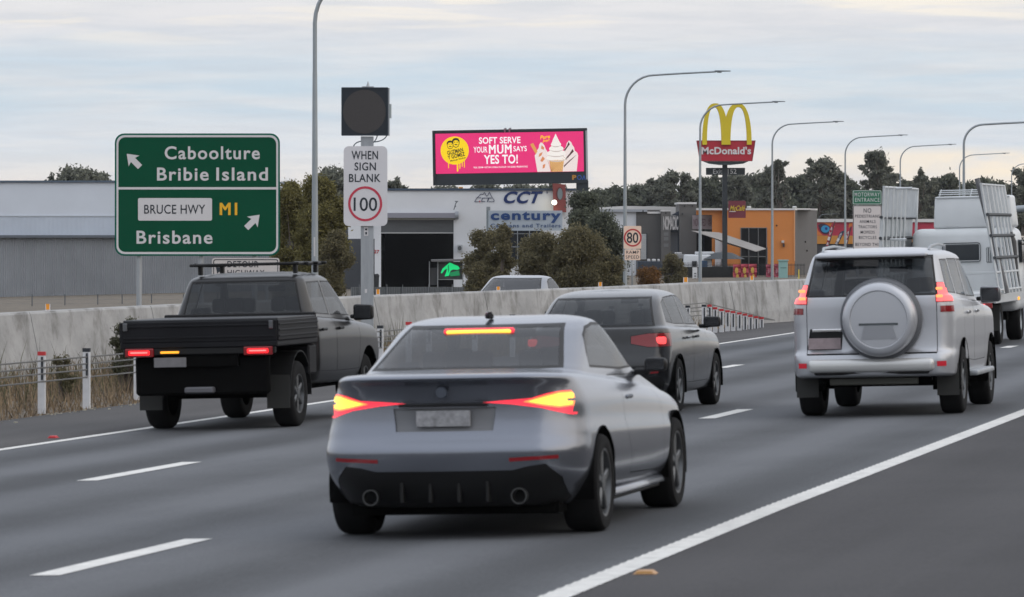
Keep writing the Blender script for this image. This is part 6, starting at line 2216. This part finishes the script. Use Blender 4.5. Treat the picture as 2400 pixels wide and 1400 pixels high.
# --- black ute with tray
def ute():
    base = G(532, 1002)
    AXL = 1.12
    c = Car('black_ute', 'black ute with flat tray and low red tail lights beside the dry verge', base, AXL,
            [(1.95, 5.0, .62, .46, .44, .48), (1.86, 5.12, .86, .50, .46, .50), (1.84, 5.24, .92, .64, .60, .62), (1.84, 5.28, .93, .82, .80, .78), (1.84, 5.24, .93, .98, .97, .92), (1.85, 5.16, .92, 1.10, 1.08, 1.02), (1.86, 5.02, .90, 1.20, 1.14, 1.08), (1.88, 4.9, .885, 1.235, 1.165, 1.10),
             (1.89, 4.22, .86, 1.26, 1.20, 1.18), (1.93, 3.95, .79, 1.46, 1.42, 1.40), (1.98, 3.62, .72, 1.66, 1.65, 1.62), (2.0, 3.52, .69, 1.705, 1.71, 1.675), (2.05, 3.42, .62, 1.74, 1.755, 1.705), (2.2, 3.3, .45, 1.76, 1.78, 1.73), (2.6, 3.0, .04, 1.785, 1.79, 1.775)],
            dict(b=.02, rx=.14, ry=.13, bf=.2, fx=.3, fy=.3, tr=.02, tf=.05), cat='ute')
    c.patch([(-.72, 1.26), (.72, 1.26), (.60, 1.66), (-.60, 1.66)], 'rear', lambda f: f.normal.y > .15 and f.calc_center_median().y > 3.2 and f.calc_center_median().z > 1.23, 'windscreen', M_glass2, .02, M_trim)
    c.seats(2.95, 2.22, .75, .36, 1.46)
    c.patch([(-.70, 1.31), (.70, 1.31), (.62, 1.67), (-.62, 1.67)], 'rear', rear_f(-.3, 2.3, 1.2), 'rear_window', M_glass, .02, M_trim)
    for sg in (1, -1):
        for win in ([(2.06, 1.30), (2.72, 1.275), (2.72, 1.655), (2.16, 1.65)], [(2.80, 1.27), (3.84, 1.245), (3.42, 1.61), (3.22, 1.65), (2.80, 1.655)]):
            c.patch(win, 'side', side_f(sg, .35, 1.9, 4.2), 'side_window', M_glass2, .014, M_trim)
        for door in ([(1.98, .62), (2.74, .60), (2.74, 1.22), (1.95, 1.25)], [(2.78, .60), (3.80, .60), (3.90, .95), (3.86, 1.17), (2.78, 1.22)]):
            d = c.patch(door, 'side', side_f(sg, .35, 1.8, 4.2), 'door', mat('black_metallic', (.008, .008, .009), .32, metal=.1, coat=.22), .006, M_trim, off=0, trim_off=-.006)
            if d: c.add(MB().rbox((sg * .94, door[0][0] + .15, 1.10), (.03, .2, .035), .01, 1), 'handle', M_trim, d)
    c.arch(4.32, .40, .46, .93)
    c.body(mat('black_metallic', (.008, .008, .009), .32, metal=.1, coat=.22))
    c.wheels((AXL, 4.32), .38, .26, 1.52, .60, 6)
    c.mirror(3.72, 1.27, .88, M_trim, (.24, .13, .20))
    # tray: floor, drop sides, tail gate, head board
    m_tr = mat('tray_black', (.011, .011, .013), .5, var=.2, scale=2, spec=.14)
    tr = MB().rbox((0, .91, .985), (1.86, 1.82, .07), .012, 1)
    t0 = c.add(tr, 'tray_floor', m_tr)
    for sg in (1, -1):
        sd = c.add(MB().rbox((sg * .925, .91, 1.135), (.03, 1.78, .235), .008, 1), 'drop_side', m_tr)
        for z in (1.07, 1.135, 1.20):
            c.add(MB().rbox((sg * .944, .91, z), (.012, 1.74, .022), .004, 1), 'pressed_rib', m_tr, sd)
    tg = c.add(MB().rbox((0, .015, 1.135), (1.84, .03, .235), .008, 1), 'tail_gate', m_tr)
    for z in (1.07, 1.20):
        c.add(MB().rbox((0, -.004, z), (1.76, .012, .022), .004, 1), 'pressed_rib', m_tr, tg)
    for x in (-.86, .86):
        c.add(MB().rbox((x, -.012, 1.20), (.05, .02, .09), .006, 1), 'latch', M_greyp, tg)
    cov = MB().rbox((0, .95, 1.262), (1.83, 1.72, .03), .012, 2)
    c.add(cov, 'tray_cover', mat('cover_dark', (.028, .03, .034), .6))
    c.add(MB().rbox((0, 1.80, 1.16), (1.84, .03, .30), .01, 1), 'head_board', M_trim)
    # roof rack
    mb = MB()
    for sg in (1, -1):
        mb.tube([(sg * .60, 2.05, 1.885), (sg * .60, 3.35, 1.875)], .022, 8)
    for l in (2.06, 2.5, 2.95, 3.34):
        mb.rbox((0, l, 1.882), (1.34, .06, .035), .01, 1)
    for l in (2.2, 3.15):
        for sg in (1, -1):
            mb.rbox((sg * .58, l, 1.825), (.05, .07, .12), .01, 1)
    c.add(mb, 'roof_rack', M_trim)
    # under tray: chassis, light bar, guards, flaps, plate
    c.add(MB().rbox((0, .04, .915), (1.80, .05, .085), .012, 1), 'light_bar', M_trim)
    for sg in (1, -1):
        l_ = c.add(MB().rbox((sg * .70, .005, .905), (.34, .035, .10), .012, 2), 'tail_light', M_redlens)
        c.add(MB().rbox((sg * .70, -.014, .905), (.25, .012, .055), .012, 2), 'lamp', mat('ute_red', (.4, .01, .01), .3, emit=(1, .02, .03), es=1.3), l_)
        c.add(MB().rbox((sg * .70, -.022, .907), (.20, .006, .014), .003, 1), 'lamp_strip', mat('strip_pink', (.5, .1, .1), .3, emit=(1, .25, .22), es=1.4), l_)
        gd = MB()
        n = 12
        for i in range(n):
            a0, a1 = -.1 + (math.pi + .2) * i / n, -.1 + (math.pi + .2) * (i + 1) / n
            gd.prism([(sg * .62, AXL + .47 * math.cos(a0), .40 + .47 * math.sin(a0)), (sg * .90, AXL + .47 * math.cos(a0), .40 + .47 * math.sin(a0)), (sg * .90, AXL + .47 * math.cos(a1), .40 + .47 * math.sin(a1)), (sg * .62, AXL + .47 * math.cos(a1), .40 + .47 * math.sin(a1))], (0, .012 * math.cos((a0 + a1) / 2), .012 * math.sin((a0 + a1) / 2)))
        c.add(gd, 'mud_guard', M_trim)
        c.add(MB().box((sg * .76, AXL - .50, .42), (.27, .012, .38)), 'mud_flap', mat('flap_dark', (.03, .03, .028), .8))
        bx = MB().rbox((sg * .80, 1.66, .76), (.22, .34, .34), .02, 1)
        c.add(bx, 'tool_box', m_tr)
    c.add(MB().rbox((-.34, -.005, .905), (.22, .02, .025), .006, 1), 'plate_lamp', M_amberlit)
    c.add(MB().rbox((-.34, .005, .79), (.38, .014, .11), .004, 1), 'number_plate', mat('plate_dim', (.16, .155, .16), .5, var=.15, scale=12))
    mb = MB().box((0, 1.0, .82), (.9, 1.9, .16))
    mb.rbox((0, .16, .64), (1.58, .10, .46), .03, 1)
    mb.box((0, AXL, .40), (1.4, .12, .12))
    mb.box((0, 3.3, .50), (1.4, 3.2, .2))
    mb.rbox((0, .55, .60), (.95, .5, .35), .05, 2)
    c.add(mb, 'chassis', M_under)
    c.add(MB().rbox((0, .02, .47), (.34, .12, .07), .015, 1), 'tow_hitch', mat('hitch_grey', (.10, .10, .11), .5))
ute()

HATCH = [(.45, 3.7, .58, .24, .22, .24), (.10, 4.05, .80, .26, .22, .24), (.02, 4.18, .87, .40, .34, .36), (.0, 4.24, .885, .58, .52, .50), (.05, 4.24, .89, .72, .66, .62), (.08, 4.20, .885, .84, .80, .72), (.09, 4.14, .87, .95, .90, .80), (.10, 4.05, .85, 1.01, .95, .85), (.13, 3.96, .83, 1.03, .965, .88),
         (.15, 3.10, .80, 1.05, .99, .99), (.31, 2.82, .73, 1.20, 1.17, 1.16), (.53, 2.50, .655, 1.35, 1.36, 1.33), (.66, 2.38, .61, 1.40, 1.41, 1.375), (.80, 2.28, .54, 1.43, 1.445, 1.405), (1.0, 2.2, .40, 1.455, 1.468, 1.425), (1.1, 1.9, .04, 1.475, 1.478, 1.46)]
HD = dict(b=.07, rx=.26, ry=.2, bf=.2, fx=.4, fy=.35, tr=.05, tf=.07)
def hatch(name, label, loc, m, lit=True, axle=.78, sub=6, nC=40, detail=True, roll=True, yaw=None):
    c = Car(name, label, loc, axle, HATCH, HD, sub=sub, nC=nC, roll=roll)
    if yaw is not None: c.root.rotation_euler = (0, 0, yaw)
    if detail:
        c.patch([(-.68, 1.03), (.68, 1.03), (.55, 1.36), (-.55, 1.36)], 'rear', lambda f: f.normal.y > .15 and f.calc_center_median().y > 2.2 and f.calc_center_median().z > 1.0, 'windscreen', M_glass2, .02, M_trim)
        c.seats(1.75, .95, .55, .34, 1.20)
    c.patch([(-.66, 1.06), (.66, 1.06), (.555, 1.365), (-.555, 1.365)], 'rear', rear_f(-.25, .95, 1.0), 'rear_window', M_glass, .02, M_trim)
    for sg in (1, -1):
        for win in ([(.60, 1.09), (.95, 1.065), (.95, 1.345), (.76, 1.30)], [(1.0, 1.06), (1.68, 1.045), (1.68, 1.38), (1.0, 1.36)], [(1.74, 1.04), (2.62, 1.02), (2.30, 1.28), (2.08, 1.36), (1.74, 1.38)]):
            c.patch(win, 'side', side_f(sg, .35, .3, 3.0), 'side_window', M_glass2, .012, M_trim)
        if detail:
            for door in ([(1.12, .36), (1.70, .34), (1.70, 1.0), (1.0, 1.02), (1.06, .7)], [(1.73, .34), (2.66, .34), (2.72, .72), (2.66, .97), (1.73, 1.0)]):
                d = c.patch(door, 'side', side_f(sg, .35, .8, 3.0), 'door', m, .005, M_trim, off=0, trim_off=-.006)
                if d: c.add(MB().rbox((sg * .90, door[0][0] + .15, .88), (.03, .18, .03), .01, 1), 'handle', m, d)
        fl = (lambda P: P) if sg == 1 else mirx
        fu = lambda f, sg=sg: sg * f.calc_center_median().x > .3 and f.calc_center_median().y < .40 and (f.normal.y < -.05 or sg * f.normal.x > .5)
        L = c.patch(fl([(.42, .84), (.62, .80), (1.0, .80), (1.0, .955), (.62, .955), (.42, .925)]), 'rear', fu, 'tail_light', M_redlens, .006, M_trim, off=.003)
        if lit:
            c.add(MB().rbox((sg * .745, .155, .872), (.17, .03, .085), .02, 2), 'brake_lamp', mat('hatch_red', (.4, .01, .02), .3, emit=(1, .09, .09), es=1.5), L)
        c.patch(fl([(.50, .48), (.74, .49), (.74, .52), (.50, .51)]), 'rear', rear_f(-.1, .4), 'reflector', M_redlens, off=.003)
    c.patch([(-.74, .22), (.74, .22), (.80, .38), (.74, .46), (-.74, .46), (-.80, .38)], 'rear', rear_f(-.1, .6, -1, .6), 'lower_bumper', M_trim, off=-.003)
    c.add(MB().rbox((0, .075, .78), (.38, .012, .11), .004, 1), 'number_plate', M_plate)
    c.arch(axle, .32, .375, .89)
    c.arch(3.38, .32, .375, .89)
    c.body(m)
    c.wheels((axle, 3.38), .325, .22, 1.54, .66, 5, None if detail else M_trim)
    c.mirror(2.52, 1.04, .84, M_trim)
    c.add(MB().box((0, 2.1, .32), (1.25, 3.6, .2)), 'underbody', M_under)
    return c
fr_ = G(1668, 948)
hb = fr_ - Vector((CT, -ST, SL)) * .80 - Vector((ST, CT, 0)) * 2.60
hatch('dark_hatchback', 'charcoal hatchback with one red brake light showing behind the silver coupe', hb, mat('charcoal_metallic', (.010, .0105, .012), .25, metal=.15, coat=.5))
# cars beyond the barrier
def ramp_car():
    q = W(1200, 0, 107.5)
    m = mat('ramp_silver', (.20, .21, .23), .3, metal=.6, coat=.5)
    c = Car('ramp_car', 'silver car showing only its roof above the concrete barrier', (q.x, 106.0, -.475), .95, COUPE, COUPE_D, sub=4, nC=24, roll=False)
    for sg in (1, -1):
        c.patch([(1.36, 1.15), (1.40, 1.22), (1.56, 1.345), (1.72, 1.400), (2.0, 1.425), (2.35, 1.415), (2.72, 1.34), (3.22, 1.10), (2.4, 1.105)], 'side', side_f(sg, .35, .85, 3.5), 'side_window', M_glass2, .018, M_trim)
    c.patch([(-.655, 1.168), (.655, 1.168), (.545, 1.425), (-.545, 1.425)], 'rear', rear_f(-.15, 1.62, 1.13), 'rear_window', M_glass2, .022, M_trim)
    c.arch(.95, .34, .395, .945)
    c.arch(3.84, .34, .39, .945)
    c.body(m)
    c.wheels((.95, 3.84), .34, .26, 1.60, .7, 5, M_trim)
ramp_car()
q = W(1985, 0, 262.0)
hatch('parked_car', 'dark parked car showing only its roof below the feather flags', (q.x, 262.0, CAMZ - 48 * 262.0 / F - 1.55), M_blackp, False, detail=False, sub=3, nC=16, roll=False, yaw=-.35)
q = W(1945, 0, 300.0)
hatch('parked_car', 'white parked car half hidden behind the pale four wheel drive roof', (q.x, 300.0, CAMZ - 56 * 300.0 / F - 1.5), mat('parked_white', (.55, .56, .58), .3, coat=.6), False, detail=False, sub=3, nC=16, roll=False, yaw=-.5)

def parked_van():
    t = 392.0
    P = Plane(t)
    o = thing('parked_truck', 'small white parked truck with blue tinted cab windows behind the fence', 'truck', W(1650, 656, t))
    tp = lambda v: Vector((v.x * (.93 if v.z > 0 else 1), v.y * (.9 if v.z > 0 else 1), v.z))
    c = P.p(1640, 625)
    MB().rbox((c.x - .2, t, c.z + .25), (2.4, 1.9, 1.5), .12, 2, taper=tp).build('cab', mat('truck_white', (.56, .58, .60), .4), o, smooth=True)
    P.rect(MB(), 1621, 612, 1632, 625, 1.0, .06).build('window', M_glass2, o)
    P.rect(MB(), 1643, 611, 1657, 626, 1.0, .06).build('window', mat('blue_glass', (.05, .10, .18), .2), o)
    MB().rbox((c.x + 1.9, t, c.z - .2), (1.9, 1.8, .5), .05, 1).build('tray', mat('tray_grey', (.20, .21, .22), .5), o)
    MB().rbox((c.x + .4, t, c.z + 1.13), (1.6, 1.1, .22), .05, 1).build('roof_box', mat('truck_white', (.56, .58, .60), .4), o)
    for dx in (-.8, 2.2):
        MB().lathe([(.0, -.1), (.42, -.1), (.45, 0), (.42, .1), (0, .1)], 'l', 18, (c.x + dx, t - .85, c.z - .85)).build('wheel', M_tyre, o, smooth=True, angle=40)
    t = 398.0
    P = Plane(t)
    o = thing('parked_trailer', 'long dark blue parked trailer with white bundles on top behind the fence', 'trailer', W(1535, 656, t))
    P.rect(MB(), 1494, 613, 1551, 632, 0, 2.0).build('trailer_body', mat('trailer_navy', (.03, .045, .07), .5, var=.1, scale=1), o)
    lb = MB()
    for x, w in ((1521, 7), (1533, 9), (1544, 5)):
        p = P.p(x, 610.5, -.6)
        lb.rbox(p, (w * t / F, .9, .22), .06, 2)
    lb.build('bundle', mat('bundle_white', (.5, .5, .5), .7), o)
    for x in (1505, 1540):
        p = P.p(x, 637, -.2)
        MB().lathe([(.0, -.1), (.36, -.1), (.38, 0), (.36, .1), (0, .1)], 'l', 18, p).build('wheel', M_tyre, o, smooth=True, angle=40)
    o = thing('parked_caravan', 'grey parked caravan roof with white hatch below the name panel', 'caravan', W(1600, 656, 402))
    P = Plane(402)
    p = P.p(1602, 614, -.3)
    MB().rbox(p, (1.7, 2.2, 1.3), .12, 2).build('caravan_body', mat('caravan_grey', (.22, .22, .22), .5), o, smooth=True)
    p = P.p(1590, 594, -.3)
    MB().rbox(p, (.62, .8, .18), .05, 1).build('roof_hatch', mat('bundle_white', (.5, .5, .5), .7), o)
    P.rect(MB(), 1585, 606, 1618, 613, .9, .05).build('window', M_glass, o)
parked_van()

# --- glass carrying truck
def truck():
    t = 90.5
    X = (2262 - 1200) / F * t
    u, v = UV((X, t))
    base = R(u, v)
    o = thing('glass_truck', 'white flatbed truck with tall glass carrying frames and roof deflector', 'truck', base, (0, -SL, -TH))
    def add(mb, name, m, parent=None, smooth=False, angle=40):
        return mb.build(name, m, parent or o, raw=True, smooth=smooth, angle=angle)
    m_w = mat('truck_cab_white', (.60, .62, .63), .4, var=.04, scale=2, coat=.3)
    m_g = mat('rack_aluminium', (.50, .52, .53), .5, metal=.2, var=.12, scale=3)
    m_d = mat('rack_rubber', (.05, .055, .06), .7)
    tp = lambda v: Vector((v.x * (.92 if v.z > 0 else 1.0), v.y - (.18 if (v.z > 0 and v.y > 0) else 0), v.z))
    cab = add(MB().rbox((0, .85, 1.38), (2.12, 1.75, 1.62), .16, 4, taper=tp), 'cab', m_w, smooth=True)
    # rear cab window and pressed panel lines
    add(MB().rbox((-.02, -.022, 1.72), (.74, .02, .38), .05, 2), 'cab_window', M_glass, cab)
    add(MB().rbox((.62, -.022, 1.66), (.34, .02, .30), .02, 1), 'vent_grille', mat('grille_grey', (.14, .15, .155), .6), cab)
    for k in range(8):
        add(MB().box((.62 - .14 + .04 * k, -.036, 1.66), (.012, .01, .26)), 'grille_bar', m_w, cab)
    add(MB().rbox((0, -.02, 1.32), (1.9, .03, .05), .01, 1), 'pressed_line', m_w, cab)
    for sg in (1, -1):
        add(MB().rbox((sg * 1.04, 1.1, 1.72), (.03, .9, .45), .05, 2), 'side_window', M_glass, cab)
        ma = add(MB().rbox((sg * 1.24, 1.62, 1.62), (.10, .12, .40), .04, 2), 'mirror', M_trim)
        add(MB().tube([(sg * 1.0, 1.62, 1.85), (sg * 1.24, 1.62, 1.85)], .015, 6), 'mirror_arm', M_trim, ma)
    # roof deflector box with ladder rails on top
    tq = lambda v: Vector((v.x * (.95 if v.z > 0 else 1.0), v.y - (.22 if (v.z > 0 and v.y > 0) else 0), v.z))
    df = add(MB().rbox((.20, .62, 2.50), (1.54, 1.05, .62), .05, 3, taper=tq), 'roof_deflector', m_w, smooth=True)
    add(MB().rbox((.20, .085, 2.785), (1.44, .03, .035), .01, 1), 'deflector_lip', m_g, df)
    for k, z in enumerate((2.845, 2.885, 2.925)):
        add(MB().tube([(-.46, .12 + .12 * k, z), (.78, .12 + .12 * k, z)], .012, 6), 'roof_rail', m_g, df)
    for x in (-.44, .16, .76):
        add(MB().tube([(x, .1, 2.80), (x, .42, 2.94)], .012, 6), 'rail_stay', m_g, df)
    # flat bed
    bed = add(MB().rbox((0, -2.1, .93), (2.16, 4.2, .12), .02, 1), 'tray', m_w)
    add(MB().rbox((0, -4.19, .86), (2.16, .04, .13), .01, 1), 'rear_beam', m_w, bed)
    for sg in (1, -1):
        add(MB().rbox((sg * 1.06, -2.1, .86), (.05, 4.2, .16), .01, 1), 'side_rave', m_w, bed)
    for sg in (1, -1):
        l_ = add(MB().rbox((sg * .83, -4.22, .74), (.36, .03, .10), .01, 1), 'tail_light', M_redlens)
        add(MB().rbox((sg * .80, -4.24, .74), (.16, .012, .07), .01, 1), 'lamp', mat('truck_red', (.4, .01, .02), .3, emit=(1, .10, .09), es=1.5), l_)
    # A shaped glass frames along both sides: leaning posts, ledges, slats and rubber pads
    for sg in (1, -1):
        rk = MB()
        def pt(l, z):   # the face of the frame leans inwards
            return Vector((sg * (1.12 - (.14 if sg == 1 else .06) * (z - .95)), l, z))
        end = -.1 if sg == 1 else 1.2
        l0 = -4.05 if sg == 1 else -3.75
        for l in (l0, -3.25, -2.45, -1.85, -1.25, -.65, end):
            rk.tube([pt(l, .95), pt(l, 3.0)], .028, 6)
        for z in (1.02, 1.35, 2.98):
            rk.tube([pt(l0 - .03, z), pt(end, z)], .022, 6)
        fo = add(rk, 'glass_frame', m_g)
        sl = MB()
        for k in range(36):
            l = l0 + .05 + (end - l0 - .08) * k / 35
            a, b2 = pt(l, 2.42), pt(l, 2.96)
            sl.tube([a, b2], .013, 4)
        add(sl, 'slat_panel', m_g, fo)
        for z in (1.62, 2.03, 2.42):
            a, b2 = pt(l0 - .05, z), pt(end, z)
            pd = MB()
            pd.tube([a + Vector((sg * .03, 0, 0)), b2 + Vector((sg * .03, 0, 0))], .032, 6)
            add(pd, 'rubber_ledge', m_d, fo)
        if sg == -1:
            gl = MB()
            gl.prism([pt(-3.65, 1.0) + Vector((-.05, 0, 0)), pt(1.0, 1.0) + Vector((-.05, 0, 0)), pt(1.0, 2.40) + Vector((-.05, 0, 0)), pt(-3.65, 2.40) + Vector((-.05, 0, 0))], (-.02, 0, 0))
            add(gl, 'loaded_sheet', mat('loaded_glass', (.50, .53, .54), .3, var=.22, scale=2, stretch=(1, 4, .4)), fo)
        st = MB()
        st.tube([(sg * 1.16, -3.12, .95), (sg * .66, -3.12, 3.1)], [.055, .05], 8)
        if sg == 1: add(st, 'end_pole', mat('pole_weathered', (.12, .12, .125), .6, var=.3, scale=6), fo)
    cr = MB()
    for z in (2.0, 2.95):
        h = 1.12 - .14 * (z - .95)
        cr.tube([(-h, -3.25, z), (-h + .3, -3.25, z)], .025, 6)
    add(cr, 'cross_stay', m_g)
    # snorkel exhaust by the cab
    ex = MB()
    ex.tube([(1.0, -.16, .95), (.98, -.18, 1.2), (.93, -.20, 1.9), (.91, -.22, 2.08)], [.08, .105, .13, .08], 12)
    add(ex, 'exhaust_stack', mat('stack_black', (.018, .02, .024), .5), smooth=True)
    tr = MB()
    tr.prism([(.78, -.10, 1.0), (1.0, -.10, .98), (.80, -.10, 1.52), (.66, -.10, 1.56)], (0, .04, 0))
    add(tr, 'corner_brace', m_w)
    ch = MB().box((0, -1.8, .72), (.75, 4.6, .2))
    ch.rbox((.55, -1.2, .62), (.5, .7, .36), .03, 1)
    ch.rbox((-.55, -1.2, .62), (.5, .7, .36), .03, 1)
    ch.box((0, -2.7, .45), (1.7, .14, .14))
    ch.box((0, .9, .55), (1.6, 1.5, .3))
    add(ch, 'chassis', M_under)
    for l, tw in ((-2.7, .86), (1.0, .86)):
        for sg in (1, -1):
            r = .40
            w = MB().lathe([(r * .55, -.13), (r * .9, -.14), (r * .985, -.11), (r, -.08), (r, .08), (r * .985, .11), (r * .9, .14), (r * .55, .13)], 's', 30).build('wheel', M_tyre, o, raw=True, smooth=True, angle=45)
            w.location = (sg * tw, l, r)
            MB().lathe([(r * .56, sg * .12), (r * .5, sg * .05), (.1, sg * .06), (.08, sg * .11), (0, sg * .11)], 's', 24).build('rim', M_steel, w, raw=True, smooth=True, angle=40)
    for sg in (1, -1):
        add(MB().box((sg * .86, -3.22, .50), (.34, .012, .48)), 'mud_flap', mat('flap_dark', (.03, .03, .028), .8))
    # side marker, orange
    add(MB().rbox((1.095, -.35, .82), (.02, .16, .06), .006, 1), 'side_marker', M_amberlit)
truck()

# ------------------------------------------------------------------ thin air haze over the whole place
def haze():
    m = bpy.data.materials.new('haze_air')
    m.use_nodes = True
    nt = m.node_tree
    nt.nodes.clear()
    out = nt.nodes.new('ShaderNodeOutputMaterial')
    v = nt.nodes.new('ShaderNodeVolumePrincipled')
    v.inputs['Color'].default_value = (.88, .91, .96, 1)
    v.inputs['Density'].default_value = .00005
    v.inputs['Anisotropy'].default_value = .2
    nt.links.new(v.outputs[0], out.inputs['Volume'])
    mb = MB().box((0, 380, 16), (1100, 960, 52))
    tag(mb.build('haze', m), kind='stuff')
haze()
